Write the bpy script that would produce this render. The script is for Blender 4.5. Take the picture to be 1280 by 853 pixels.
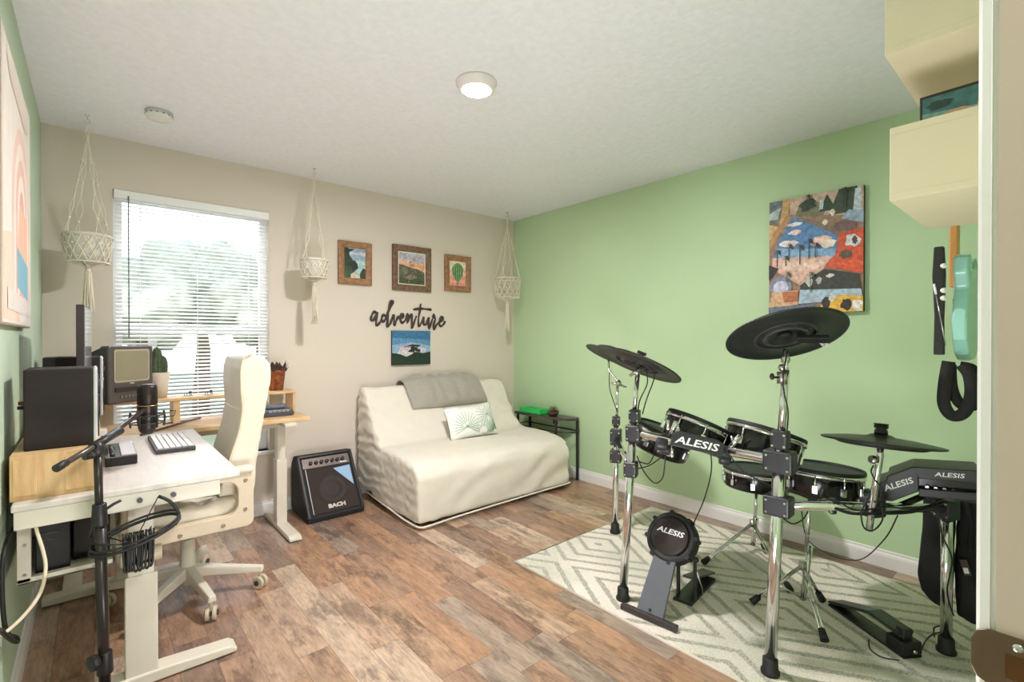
import bpy, bmesh, math, random
from mathutils import Vector, Matrix, noise
random.seed(7)
for o in list(bpy.data.objects): bpy.data.objects.remove(o)
COL = bpy.context.scene.collection
S = bpy.context.scene
PI = math.pi

# ------------------------------------------------------------------ camera
YAW, PIT, FPX = 0.71179, -0.00508, 607.37
CAM = Vector((0, 0, 1.2432))
cd = bpy.data.cameras.new('camera'); cam = bpy.data.objects.new('camera', cd); COL.objects.link(cam)
cd.sensor_width = 36; cd.lens = FPX / 1280 * 36; cd.clip_start = .01; cd.clip_end = 200
cam.location = CAM; cam.rotation_euler = (PI/2 + PIT, 0, -YAW)
S.camera = cam
# ------------------------------------------------------------------ world, lights, exposure
w = bpy.data.worlds.new('world'); S.world = w; w.use_nodes = True
wt = w.node_tree; bgn = wt.nodes['Background']
tc = wt.nodes.new('ShaderNodeTexCoord'); sx = wt.nodes.new('ShaderNodeSeparateXYZ'); rp = wt.nodes.new('ShaderNodeValToRGB')
wt.links.new(tc.outputs['Generated'], sx.inputs[0]); wt.links.new(sx.outputs[2], rp.inputs[0]); wt.links.new(rp.outputs[0], bgn.inputs[0])
rp.color_ramp.elements[0].color = (.95, .97, 1, 1); rp.color_ramp.elements[1].color = (.62, .78, 1, 1); rp.color_ramp.elements[1].position = .9
bgn.inputs[1].default_value = 2.2
S.view_settings.view_transform = 'Standard'; S.view_settings.look = 'None'; S.view_settings.gamma = 1
S.view_settings.use_curve_mapping = False; S.view_settings.exposure = 0.2

def area(name, loc, target, sx_, sy_, power, color=(1, 1, 1)):
    l = bpy.data.lights.new(name, 'AREA'); l.shape = 'RECTANGLE'; l.size = sx_; l.size_y = sy_; l.energy = power; l.color = color
    o = bpy.data.objects.new(name, l); COL.objects.link(o); o.location = loc
    o.rotation_euler = (Vector(target) - Vector(loc)).to_track_quat('-Z', 'Y').to_euler(); return o
# daylight falling in from the sky above the garden, through the window
area('skylight', (1.2, 6.2, 4.2), (.52, 3.75, 1.2), 3.0, 2.0, 1100, (.95, .97, 1))
# fill lamp added in the hall, unseen behind the camera, shining through the doorway
area('hall_fill', (.5, -.9, 2.36), (.5, .9, 1.2), .3, .5, 36, (1, .95, .95))
# added fill lamp low inside the doorway, out of view, bouncing off the ceiling
area('bounce_fill', (.60, .5, .2), (1.5, 1.8, 2.0), .7, .7, 20, (.95, .95, 1)).data.spread = math.radians(160)

# ------------------------------------------------------------------ materials
def lin(c):
    return tuple(((v/255)/12.92 if v/255 <= .04045 else ((v/255+.055)/1.055)**2.4) for v in c) + (1,)
MT = {}
def mat(name, rgb, rough=.5, metal=0, var=.05, scale=12, bump=0, bscale=80, spec=.5, rgb2=None, alpha=1, trans=0, sheen=0, stretch=(1, 1, 1)):
    if name in MT: return MT[name]
    m = bpy.data.materials.new(name); m.use_nodes = True; nt = m.node_tree; N = nt.nodes; L = nt.links
    b = N['Principled BSDF']; b.inputs['Roughness'].default_value = rough; b.inputs['Metallic'].default_value = metal
    b.inputs['Specular IOR Level'].default_value = spec
    t = N.new('ShaderNodeTexCoord'); mp = N.new('ShaderNodeMapping'); mp.inputs['Scale'].default_value = stretch
    nz = N.new('ShaderNodeTexNoise'); nz.inputs['Scale'].default_value = scale; nz.inputs['Detail'].default_value = 4
    r = N.new('ShaderNodeValToRGB'); c = lin(rgb)
    r.color_ramp.elements[0].position = .3; r.color_ramp.elements[1].position = .7
    if rgb2: r.color_ramp.elements[0].color = lin(rgb2); r.color_ramp.elements[1].color = c
    else:
        r.color_ramp.elements[0].color = tuple(v*(1-var) for v in c[:3]) + (1,)
        r.color_ramp.elements[1].color = tuple(min(1, v*(1+var)) for v in c[:3]) + (1,)
    L.new(t.outputs['Object'], mp.inputs[0]); L.new(mp.outputs[0], nz.inputs[0]); L.new(nz.outputs[0], r.inputs[0]); L.new(r.outputs[0], b.inputs['Base Color'])
    if bump:
        n2 = N.new('ShaderNodeTexNoise'); n2.inputs['Scale'].default_value = bscale; n2.inputs['Detail'].default_value = 3
        bp = N.new('ShaderNodeBump'); bp.inputs['Strength'].default_value = bump; bp.inputs['Distance'].default_value = .004
        L.new(mp.outputs[0], n2.inputs[0]); L.new(n2.outputs[0], bp.inputs['Height']); L.new(bp.outputs[0], b.inputs['Normal'])
    if trans: b.inputs['Transmission Weight'].default_value = trans; b.inputs['IOR'].default_value = 1.1
    if sheen: b.inputs['Sheen Weight'].default_value = sheen
    MT[name] = m; return m
def emis(name, rgb, s):
    m = bpy.data.materials.new(name); m.use_nodes = True; b = m.node_tree.nodes['Principled BSDF']
    b.inputs['Emission Color'].default_value = lin(rgb); b.inputs['Emission Strength'].default_value = s; b.inputs['Base Color'].default_value = lin(rgb); return m

beige = mat('beige_paint', (217, 206, 192), .75, var=.015, scale=2, bump=.12, bscale=60)
green = mat('green_paint', (188, 214, 170), .7, var=.02, scale=2, bump=.12, bscale=60)
greenl = mat('pale_green_paint', (190, 208, 182), .7, var=.02, scale=2, bump=.12, bscale=60)
ceil_m = mat('knockdown_ceiling', (236, 236, 240), .9, var=.03, scale=30, bump=.85, bscale=42)
white = mat('white_trim', (232, 229, 225), .4, var=.01)
wmetal = mat('cream_powder_coat', (220, 212, 196), .42, var=.01)
oak = mat('light_oak', (222, 190, 146), .5, scale=9, rgb2=(205, 168, 120), stretch=(1, 9, 1))
oakx = mat('light_oak_end', (214, 180, 132), .5, scale=12, rgb2=(194, 154, 104), stretch=(7, 7, .9))
desktop = mat('white_oak_desktop', (214, 206, 198), .35, scale=8, rgb2=(204, 194, 184), stretch=(8, 1, 1))
leather = mat('ivory_leather', (222, 212, 192), .38, var=.03, bump=.25, bscale=160)
leather_s = mat('ivory_leather_side', (216, 200, 174), .45, var=.02, bump=.2, bscale=160)
chrome = mat('chrome', (225, 225, 225), .12, 1, var=.02)
steel = mat('brushed_steel', (190, 186, 180), .28, 1, var=.04)
black = mat('black_plastic', (26, 25, 26), .42, var=.1)
blackm = mat('matt_black_rubber', (22, 23, 22), .6, var=.15)
blackg = mat('gloss_black_shell', (16, 15, 16), .15, var=.1)
dkgrey = mat('dark_grey_plastic', (62, 60, 62), .45, var=.06)
dkbrown = mat('dark_wood_veneer', (34, 24, 20), .8, scale=20, rgb2=(28, 21, 18), stretch=(1, 1, 6))
cymm = mat('cymbal_rubber', (34, 36, 34), .38, var=.12, scale=40)
mesh_h = mat('drum_mesh_head', (52, 58, 54), .7, var=.2, scale=300)
logo_w = mat('white_print', (235, 235, 235), .5, var=.01)
cotton = mat('sofa_cotton', (226, 218, 204), .85, var=.02, bump=.25, bscale=300, sheen=.2)
grey_fab = mat('grey_plush', (166, 160, 148), .95, var=.06, scale=60, bump=.5, bscale=260, sheen=.4)
rope = mat('cotton_rope', (230, 220, 200), .9, var=.06, scale=90, bump=.4, bscale=300)
potw = mat('white_pot', (226, 224, 214), .6, var=.03)
blackcab = mat('black_cable', (20, 20, 20), .5, var=.05)

# ------------------------------------------------------------------ helpers
def axes(d):
    d = Vector(d).normalized(); a = Vector((0, 0, 1)) if abs(d.z) < .95 else Vector((1, 0, 0))
    u = d.cross(a).normalized(); return u, d.cross(u).normalized(), d
class MB:
    """collects shapes, one material index per shape, and links them as ONE mesh object"""
    def __init__(s): s.bm = bmesh.new(); s.mi = 0; s.mats = []
    def m(s, mt):
        if mt not in s.mats: s.mats.append(mt)
        s.mi = s.mats.index(mt); return s
    def f(s, vs, smooth=False):
        try: f = s.bm.faces.new(vs)
        except ValueError: return None
        f.material_index = s.mi; f.smooth = smooth; return f
    def v(s, p): return s.bm.verts.new(p)
    def box(s, lo, hi, M=None):
        P = [Vector((x, y, z)) for x in (lo[0], hi[0]) for y in (lo[1], hi[1]) for z in (lo[2], hi[2])]
        if M is not None: P = [M @ p for p in P]
        V = [s.v(p) for p in P]
        for q in ((0, 1, 3, 2), (4, 6, 7, 5), (0, 4, 5, 1), (2, 3, 7, 6), (0, 2, 6, 4), (1, 5, 7, 3)): s.f([V[i] for i in q])
        return s
    def cyl(s, a, b, r, r2=None, n=16, caps=True):
        a, b = Vector(a), Vector(b); r2 = r if r2 is None else r2; u, v, d = axes(b-a)
        A = [s.v(a+(u*math.cos(t)+v*math.sin(t))*r) for t in [2*PI*i/n for i in range(n)]]
        B = [s.v(b+(u*math.cos(t)+v*math.sin(t))*r2) for t in [2*PI*i/n for i in range(n)]]
        for i in range(n): s.f([A[i], A[(i+1) % n], B[(i+1) % n], B[i]], True)
        if caps: s.f(A[::-1]); s.f(B)
        return s
    def lathe(s, prof, o=(0, 0, 0), d=(0, 0, 1), n=32, caps=True, sharp=False):
        o = Vector(o); u, v, d = axes(d); R = []
        for (r, h) in prof:
            R.append([s.v(o+d*h+(u*math.cos(t)+v*math.sin(t))*max(r, 1e-4)) for t in [2*PI*i/n for i in range(n)]])
        for A, B in zip(R, R[1:]):
            for i in range(n): s.f([A[i], A[(i+1) % n], B[(i+1) % n], B[i]], not sharp)
        if caps: s.f(R[0][::-1]); s.f(R[-1])
        return s
    def tube(s, pts, r, n=8, closed=False, rs=None):
        pts = [Vector(p) for p in pts]; R = []; N = len(pts); pu = None
        for i, p in enumerate(pts):
            d = (pts[(i+1) % N]-pts[i-1]) if closed else (pts[min(i+1, N-1)]-pts[max(i-1, 0)])
            if d.length < 1e-9: d = Vector((0, 0, 1))
            d.normalize()
            if pu is None: u, v, _ = axes(d)
            else:
                u = pu-d*pu.dot(d); u.normalize(); v = d.cross(u)
            pu = u; rr = rs[i] if rs else r
            R.append([s.v(p+(u*math.cos(t)+v*math.sin(t))*rr) for t in [2*PI*k/n for k in range(n)]])
        for i in range(N if closed else N-1):
            A, B = R[i], R[(i+1) % N]
            for k in range(n): s.f([A[k], A[(k+1) % n], B[(k+1) % n], B[k]], True)
        if not closed: s.f(R[0][::-1]); s.f(R[-1])
        return s
    def prism(s, poly, h, o=(0, 0, 0), ex=(1, 0, 0), ey=(0, 1, 0)):
        """polygon in the plane ex, ey, pushed by h along ex x ey"""
        o, ex, ey = Vector(o), Vector(ex), Vector(ey); n = ex.cross(ey).normalized()
        A = [s.v(o+ex*x+ey*y) for x, y in poly]; B = [s.v(o+ex*x+ey*y+n*h) for x, y in poly]
        s.f(A[::-1]); s.f(B)
        for i in range(len(poly)): s.f([A[i], A[(i+1) % len(poly)], B[(i+1) % len(poly)], B[i]])
        return s
    def ball(s, c, r, sc=(1, 1, 1), n=16):
        c = Vector(c); R = []
        for i in range(1, n//2):
            t = PI*i/(n//2); R.append([s.v(c+Vector((math.sin(t)*math.cos(a)*sc[0], math.sin(t)*math.sin(a)*sc[1], -math.cos(t)*sc[2]))*r) for a in [2*PI*k/n for k in range(n)]])
        b = s.v(c-Vector((0, 0, r*sc[2]))); t_ = s.v(c+Vector((0, 0, r*sc[2])))
        for k in range(n): s.f([b, R[0][(k+1) % n], R[0][k]], True); s.f([t_, R[-1][k], R[-1][(k+1) % n]], True)
        for A, B in zip(R, R[1:]):
            for k in range(n): s.f([A[k], A[(k+1) % n], B[(k+1) % n], B[k]], True)
        return s
    def build(s, name, mt=None, parent=None, bevel=0, seg=2, loc=None):
        me = bpy.data.meshes.new(name)
        bmesh.ops.recalc_face_normals(s.bm, faces=s.bm.faces)
        s.bm.to_mesh(me); s.bm.free()
        for q in (s.mats or [mt]): me.materials.append(q)
        o = bpy.data.objects.new(name, me); COL.objects.link(o)
        if parent is not None:
            o.parent = parent
            w_ = parent; T = Vector((0, 0, 0))
            while w_ is not None: T += w_.location; w_ = w_.parent
            if loc is None and T.length > 0: me.transform(Matrix.Translation(-T))
        if loc is not None: o.location = loc
        if bevel:
            b = o.modifiers.new('b', 'BEVEL'); b.width = bevel; b.segments = seg; b.limit_method = 'ANGLE'; b.angle_limit = .7; b.harden_normals = False
        return o
def tag(o, label=None, cat=None, group=None, kind=None):
    if label: o['label'] = label
    if cat: o['category'] = cat
    if group: o['group'] = group
    if kind: o['kind'] = kind
    return o
def thing(name, label, cat, loc=(0, 0, 0), group=None):
    o = bpy.data.objects.new(name, None); COL.objects.link(o); o.location = loc; o.empty_display_size = .05
    return tag(o, label, cat, group)
def struct(name, mb, mt=None, parent=None, bevel=0):
    o = mb.build(name, mt, parent, bevel)
    if parent is None: o['kind'] = 'structure'
    return o
def evalmesh(o):
    dg = bpy.context.evaluated_depsgraph_get(); dg.update()
    me = bpy.data.meshes.new_from_object(o.evaluated_get(dg)); o.modifiers.clear(); o.data = me; return o
def soften(o, voxel, it=8, disp=None, fac=.8):
    """merge the shapes of a mesh into one soft skin, then push it by a wrinkle function"""
    r = o.modifiers.new('r', 'REMESH'); r.mode = 'VOXEL'; r.voxel_size = voxel; r.use_smooth_shade = True
    s_ = o.modifiers.new('s', 'SMOOTH'); s_.factor = fac; s_.iterations = it
    evalmesh(o)
    me = o.data
    if disp:
        ns = [v.normal.copy() for v in me.vertices]
        for v, n in zip(me.vertices, ns): v.co += n*disp(v.co, n)
    for p in me.polygons: p.use_smooth = True
    return o
def text(s_, size, mt, O, X, Y, parent, name='logo', shear=.18, off=.006, depth=.0008, align='CENTER', wide=1.25):
    c = bpy.data.curves.new(name, 'FONT'); c.body = s_; c.size = size; c.shear = shear; c.offset = off*size*3; c.extrude = depth
    c.align_x = align; c.align_y = 'CENTER'; c.resolution_u = 2
    o = bpy.data.objects.new(name, c); COL.objects.link(o)
    me = None
    dg = bpy.context.evaluated_depsgraph_get(); dg.update(); me = bpy.data.meshes.new_from_object(o.evaluated_get(dg))
    bpy.data.objects.remove(o)
    X = Vector(X).normalized(); Y = Vector(Y); Y = (Y-X*Y.dot(X)).normalized(); Z = X.cross(Y)
    M = Matrix.Translation(Vector(O)) @ Matrix((X, Y, Z)).transposed().to_4x4() @ Matrix.Diagonal((wide, 1, 1, 1))
    me.transform(M); me.materials.clear(); me.materials.append(mt)
    o = bpy.data.objects.new(name, me); COL.objects.link(o)
    if parent is not None:
        o.parent = parent; T = Vector((0, 0, 0)); q = parent
        while q is not None: T += q.location; q = q.parent
        me.transform(Matrix.Translation(-T))
    return o
# turns a spot measured on the photograph into a place in the room, on a wall, the floor, or at a distance d
Fv = Vector((math.sin(YAW)*math.cos(PIT), math.cos(YAW)*math.cos(PIT), math.sin(PIT)))
Rv = Vector((math.cos(YAW), -math.sin(YAW), 0)); Uv = Rv.cross(Fv)
def at(u, v, **k):
    (ax, val), = k.items(); d = Fv + Rv*((u-640)/FPX) - Uv*((v-426.5)/FPX)
    if ax == 'd': return CAM + d*val
    i = 'xyz'.index(ax); return CAM + d*((val-CAM[i])/d[i])
def smooth_path(P, k=6):
    P = [Vector(p) for p in P]; out = []
    for i in range(len(P)-1):
        a, b, c, d = P[max(i-1, 0)], P[i], P[i+1], P[min(i+2, len(P)-1)]
        for j in range(k):
            t = j/k; out.append(.5*((2*b)+(-a+c)*t+(2*a-5*b+4*c-d)*t*t+(-a+3*b-3*c+d)*t**3))
    out.append(P[-1]); return out
def rrect(w_, h_, r, n=5):
    P = []
    for cx, cy, a0 in ((w_/2-r, h_/2-r, 0), (-w_/2+r, h_/2-r, PI/2), (-w_/2+r, -h_/2+r, PI), (w_/2-r, -h_/2+r, 1.5*PI)):
        P += [(cx+r*math.cos(a0+PI/2*i/n), cy+r*math.sin(a0+PI/2*i/n)) for i in range(n+1)]
    return P

# ------------------------------------------------------------------ the room
XL, XR, YB, H = -.2136, 3.2546, 3.7438, 2.44
YF = .055; DX = .70          # room face of the door wall, right jamb
WX0, WX1, WZ0, WZ1 = .092, .95, .45, 2.135
def floor_mat():
    m = bpy.data.materials.new('rustic_plank_floor'); m.use_nodes = True; nt = m.node_tree; N = nt.nodes; L = nt.links; b = N['Principled BSDF']
    t = N.new('ShaderNodeTexCoord'); s3 = N.new('ShaderNodeSeparateXYZ'); L.new(t.outputs['Object'], s3.inputs[0])
    def mth(op, a, b_=None, c=None):
        n = N.new('ShaderNodeMath'); n.operation = op
        for i, q in enumerate((a, b_, c)):
            if q is None: continue
            if isinstance(q, (int, float)): n.inputs[i].default_value = q
            else: L.new(q, n.inputs[i])
        return n.outputs[0]
    W, LN = .12, .62
    xs = mth('DIVIDE', s3.outputs[0], W); row = mth('FLOOR', xs)
    wn = N.new('ShaderNodeTexWhiteNoise'); wn.noise_dimensions = '1D'; L.new(row, wn.inputs['W'])
    ys = mth('ADD', mth('DIVIDE', s3.outputs[1], LN), mth('MULTIPLY', wn.outputs[0], 7)); colm = mth('FLOOR', ys)
    cx = N.new('ShaderNodeCombineXYZ'); L.new(row, cx.inputs[0]); L.new(colm, cx.inputs[1])
    w2 = N.new('ShaderNodeTexWhiteNoise'); w2.noise_dimensions = '2D'; L.new(cx.outputs[0], w2.inputs['Vector'])
    tone = N.new('ShaderNodeValToRGB'); cr = tone.color_ramp; cr.interpolation = 'CONSTANT'
    tones = [(174, 140, 117), (190, 160, 136), (158, 126, 106), (180, 142, 114), (198, 174, 152), (150, 124, 108), (180, 148, 122), (170, 150, 134)]
    while len(cr.elements) < len(tones): cr.elements.new(.5)
    for i, c in enumerate(tones): cr.elements[i].position = i/len(tones); cr.elements[i].color = lin(c)
    L.new(w2.outputs['Value'], tone.inputs[0])
    # grain: noise stretched along each board, moved by the board's own number
    mv = N.new('ShaderNodeVectorMath'); mv.operation = 'MULTIPLY_ADD'; L.new(w2.outputs['Color'], mv.inputs[0]); mv.inputs[1].default_value = (9, 9, 9); L.new(t.outputs['Object'], mv.inputs[2])
    mp = N.new('ShaderNodeMapping'); mp.inputs['Scale'].default_value = (16, 2.6, 1); L.new(mv.outputs[0], mp.inputs[0])
    n1 = N.new('ShaderNodeTexNoise'); n1.inputs['Scale'].default_value = 1.6; n1.inputs['Detail'].default_value = 8; n1.inputs['Roughness'].default_value = .68; L.new(mp.outputs[0], n1.inputs[0])
    g = N.new('ShaderNodeValToRGB'); g.color_ramp.elements[0].position = .37; g.color_ramp.elements[0].color = (.34, .33, .34, 1); g.color_ramp.elements[1].position = .59; g.color_ramp.elements[1].color = (1.06, 1.03, 1, 1)
    L.new(n1.outputs[0], g.inputs[0])
    mp2 = N.new('ShaderNodeMapping'); mp2.inputs['Scale'].default_value = (60, 9, 1); L.new(mv.outputs[0], mp2.inputs[0])
    n2 = N.new('ShaderNodeTexNoise'); n2.inputs['Scale'].default_value = 2; n2.inputs['Detail'].default_value = 5; L.new(mp2.outputs[0], n2.inputs[0])
    g2 = N.new('ShaderNodeValToRGB'); g2.color_ramp.elements[0].position = .35; g2.color_ramp.elements[0].color = (.72, .7, .68, 1); g2.color_ramp.elements[1].position = .6; g2.color_ramp.elements[1].color = (1.05, 1.05, 1.05, 1)
    L.new(n2.outputs[0], g2.inputs[0])
    def mul(a, b_, f=1.0):
        n = N.new('ShaderNodeMix'); n.data_type = 'RGBA'; n.blend_type = 'MULTIPLY'; n.inputs[0].default_value = f; L.new(a, n.inputs[6]); L.new(b_, n.inputs[7]); return n.outputs[2]
    mp3 = N.new('ShaderNodeMapping'); mp3.inputs['Scale'].default_value = (7, 2.2, 1); L.new(mv.outputs[0], mp3.inputs[0])
    n3 = N.new('ShaderNodeTexNoise'); n3.inputs['Scale'].default_value = 1.3; n3.inputs['Detail'].default_value = 9; n3.inputs['Roughness'].default_value = .78; L.new(mp3.outputs[0], n3.inputs[0])
    g3 = N.new('ShaderNodeValToRGB'); g3.color_ramp.elements[0].position = .40; g3.color_ramp.elements[0].color = (.36, .34, .35, 1); g3.color_ramp.elements[1].position = .50; g3.color_ramp.elements[1].color = (1.05, 1.04, 1.03, 1); L.new(n3.outputs[0], g3.inputs[0])
    c = mul(mul(mul(tone.outputs[0], g.outputs[0], .45), g2.outputs[0], .7), g3.outputs[0], .75)
    # joints between boards
    fx = mth('FRACT', xs); fy = mth('FRACT', ys)
    ex = mth('MULTIPLY', mth('MINIMUM', fx, mth('SUBTRACT', 1, fx)), W); ey = mth('MULTIPLY', mth('MINIMUM', fy, mth('SUBTRACT', 1, fy)), LN)
    e = mth('MINIMUM', ex, ey); jr = N.new('ShaderNodeMapRange'); jr.inputs['From Min'].default_value = .0004; jr.inputs['From Max'].default_value = .0018; jr.inputs['To Min'].default_value = .5
    L.new(e, jr.inputs['Value'])
    cc = N.new('ShaderNodeCombineColor'); [L.new(jr.outputs[0], cc.inputs[i]) for i in range(3)]
    c = mul(c, cc.outputs[0]); L.new(c, b.inputs['Base Color'])
    b.inputs['Roughness'].default_value = .33; b.inputs['Specular IOR Level'].default_value = .5
    bp = N.new('ShaderNodeBump'); bp.inputs['Strength'].default_value = .15; bp.inputs['Distance'].default_value = .002; L.new(n1.outputs[0], bp.inputs['Height']); L.new(bp.outputs[0], b.inputs['Normal'])
    return m
struct('floor', MB().box((XL-.1, -1.6, -.05), (XR+.1, YB+.12, 0)), floor_mat())
struct('ceiling', MB().box((XL-.1, -1.6, H), (XR+.1, YB+.12, H+.05)), ceil_m)
struct('wall_left', MB().box((XL-.1, -1.6, 0), (XL, YB+.12, H)), greenl)
struct('wall_right', MB().box((XR, -1.6, 0), (XR+.1, YB+.12, H)), green)
b = MB()
b.box((XL, YB, 0), (WX0, YB+.12, H)).box((WX1, YB, 0), (XR, YB+.12, H)).box((WX0, YB, WZ1), (WX1, YB+.12, H)).box((WX0, YB, 0), (WX1, YB+.12, WZ0))
struct('wall_back', b, beige)
b = MB(); b.box((DX+.02, YF-.115, 0), (XR, YF, H)).box((XL, YF-.115, 2.06), (DX+.02, YF, H))
struct('wall_front', b, green)
struct('wall_hall', MB().box((XL, -1.6, 0), (XR, -1.5, H)), beige)
# door jamb with its casing, room side
b = MB(); b.box((DX, YF-.115, 0), (DX+.02, YF-.003, 2.06)); jamb_m = mat('hall_beige_jamb', (196, 178, 162), .55, var=.01)
dj = struct('door_1', b, jamb_m)
prof = [(.003, 0), (.003, .004), (0, .005), (0, .012), (.003, .015), (.020, .015), (.024, .012), (.050, .014), (.064, .016), (.068, .012), (.068, 0)]
b = MB(); b.prism([(x, y) for x, y in prof], 2.06, (DX, YF-.003, 0), (1, 0, 0), (0, 1, 0))
struct('trim_1', b, white, bevel=0)
# strike plate (bent lip, latch hole, screws)
br = mat('bronze_strike', (128, 104, 88), .3, 1, var=.08)
sp = thing('strike_plate', 'bronze strike plate with latch hole screwed on the door jamb beside the camera', 'strike plate', (DX, .04, .915))
b = MB(); y0 = .062-.030
pl = [(0.0085, -.014), (.0085, .014), (.004, .024), (-.004, .0285), (-.034, .0285), (-.034, -.0285), (-.004, -.0285), (.004, -.024)]
b.prism([(y0+.03+p[0], .915+p[1]) for p in pl], -.0022, (DX-.0002, 0, 0), (0, 1, 0), (0, 0, 1))
b.build('plate', br, sp, bevel=.0006)
b = MB(); b.box((DX-.0028, y0-.001, .900), (DX-.0022, y0+.013, .925)); b.build('latch_hole', mat('brass_hole', (92, 58, 22), .5, .6, var=.2), sp)
for zz in (.934, .896):
    b = MB(); b.lathe([(.0045, 0), (.0042, .0012), (.0025, .0018), (.0, .0018)], (DX-.0022, y0+.004, zz), (-1, 0, 0), 16); b.build('screw', chrome, sp)
# baseboards
def baseboard(name, a, b_, nrm):
    a, b_, n = Vector(a), Vector(b_), Vector(nrm); d = b_-a; L_ = d.length; d.normalize()
    pr = [(0, 0), (.015, 0), (.015, .062), (.012, .074), (.008, .080), (.007, .092), (0, .095)]
    mb = MB(); A = [mb.v(a+n*x+Vector((0, 0, z))) for x, z in pr]; B = [mb.v(b_+n*x+Vector((0, 0, z))) for x, z in pr]
    mb.f(A); mb.f(B[::-1])
    for i in range(len(pr)): mb.f([A[i], A[(i+1) % 7], B[(i+1) % 7], B[i]])
    struct(name, mb, white)
baseboard('baseboard_left', (XL, YF, 0), (XL, YB, 0), (1, 0, 0))
baseboard('baseboard_right', (XR, YF, 0), (XR, YB, 0), (-1, 0, 0))
baseboard('baseboard_back', (XL, YB, 0), (XR, YB, 0), (0, -1, 0))
baseboard('baseboard_front', (DX+.07, YF, 0), (XR, YF, 0), (0, 1, 0))
# window: frame, two sashes, glass, sill
vinyl = mat('white_vinyl', (236, 238, 240), .35, var=.01)
wf = MB(); y1, y2 = YB+.07, YB+.115
for lo, hi in (((WX0, WZ0), (WX0+.045, WZ1)), ((WX1-.045, WZ0), (WX1, WZ1)), ((WX0+.045, WZ0), (WX1-.045, WZ0+.05)), ((WX0+.045, WZ1-.05), (WX1-.045, WZ1)), ((WX0+.0455, 1.27), (WX1-.0455, 1.33))):
    wf.box((lo[0], y1, lo[1]), (hi[0], y2, hi[1]))
wf.box((.265, y1+.006, WZ0+.051), (.31, y2-.006, 1.269))
wo = struct('window_1', wf, vinyl)
g = mat('window_glass', (255, 255, 255), .0, trans=1, var=0)
MB().box((WX0+.04, YB+.09, WZ0+.04), (WX1-.04, YB+.094, WZ1-.04)).build('pane', g, wo)
MB().box((WX0-.03, YB-.035, WZ0-.022), (WX1+.03, YB+.075, WZ0)).build('window_sill', white, wo, bevel=.004)
# blinds
slatm = mat('blind_slat_white', (240, 240, 238), .45, var=.01)
bl = thing('window_blind', 'white horizontal slat blind hanging in the window above the desk', 'blind', (.52, YB-.01, 2.1))
b = MB(); b.box((WX0+.004, YB-.02, 2.082), (WX1-.004, YB+.035, 2.132)); b.build('headrail', slatm, bl, bevel=.004)
b = MB(); z = 2.068
while z > .675:
    sl = []
    for i in range(5):
        t = -1+2*i/4; sl.append((YB+.008+t*.0125, z+t*.0052+.0018*(1-t*t)))
    A = [b.v((WX0+.012, p[0], p[1])) for p in sl]; B = [b.v((WX1-.012, p[0], p[1])) for p in sl]
    A2 = [b.v((WX0+.012, p[0], p[1]-.0008)) for p in sl]; B2 = [b.v((WX1-.012, p[0], p[1]-.0008)) for p in sl]
    for i in range(4): b.f([A[i], A[i+1], B[i+1], B[i]], True); b.f([A2[i+1], A2[i], B2[i], B2[i+1]], True)
    b.f([A[0], B[0], B2[0], A2[0]]); b.f([A[4], A2[4], B2[4], B[4]])
    z -= .0238
b.build('slats', slatm, bl)
MB().box((WX0+.01, YB-.006, .645), (WX1-.01, YB+.022, .662)).build('bottom_rail', slatm, bl, bevel=.003)
b = MB()
for x in (WX0+.13, .52, WX1-.13):
    for yy in (YB-.006, YB+.022): b.cyl((x, yy, .65), (x, yy, 2.09), .0012, n=6)
b.build('ladder_cord', slatm, bl)
b = MB(); b.cyl((.165, YB-.022, 1.25), (.165, YB-.022, 2.10), .0035, n=8); b.ball((.165, YB-.022, 1.25), .006, n=8)
b.build('tilt_wand', mat('grey_wand', (120, 122, 124), .3), bl)

# garden outside the window
lawn = mat('lawn', (104, 112, 90), .9, rgb2=(84, 92, 72), scale=3)
struct('ground', MB().box((-14, YB+.2, -.35), (16, 26, -.25)), lawn)
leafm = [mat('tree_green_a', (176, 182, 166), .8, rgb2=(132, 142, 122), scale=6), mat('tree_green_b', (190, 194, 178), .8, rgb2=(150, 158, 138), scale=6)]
bark = mat('tree_bark', (104, 86, 70), .9, var=.2)
def tree(x, y, h, r, label, k):
    t = thing('garden_tree', label, 'tree', (x, y, -.25), 'trees outside the window')
    b = MB(); b.tube([(x, y, -.25), (x+.05, y, h*.4), (x, y+.05, h*.7)], .12, 10, rs=[.16, .12, .06]); b.build('trunk', bark, t)
    bm = bmesh.new()
    for j in range(7):
        a = j*2.4; o = Vector((x+math.cos(a)*r*.45, y+math.sin(a)*r*.4, h-.35*r+math.sin(j*1.7)*r*.35)) if j else Vector((x, y, h-.3*r))
        q = bmesh.ops.create_icosphere(bm, subdivisions=4, radius=r*.55, matrix=Matrix.Translation(o))
        for v in q['verts']: v.co += (v.co-o).normalized()*noise.fractal(v.co*2.6, 1, 2, 4)*r*.22
    for f in bm.faces: f.smooth = True
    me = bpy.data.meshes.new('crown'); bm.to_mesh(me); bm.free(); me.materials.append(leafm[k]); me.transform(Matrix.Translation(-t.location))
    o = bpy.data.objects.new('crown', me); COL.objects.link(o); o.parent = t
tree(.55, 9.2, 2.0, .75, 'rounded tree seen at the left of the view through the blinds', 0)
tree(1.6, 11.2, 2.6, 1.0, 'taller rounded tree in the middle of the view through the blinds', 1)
tree(2.15, 9.0, 2.1, .8, 'rounded tree seen at the right of the view through the blinds', 0)

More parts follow.
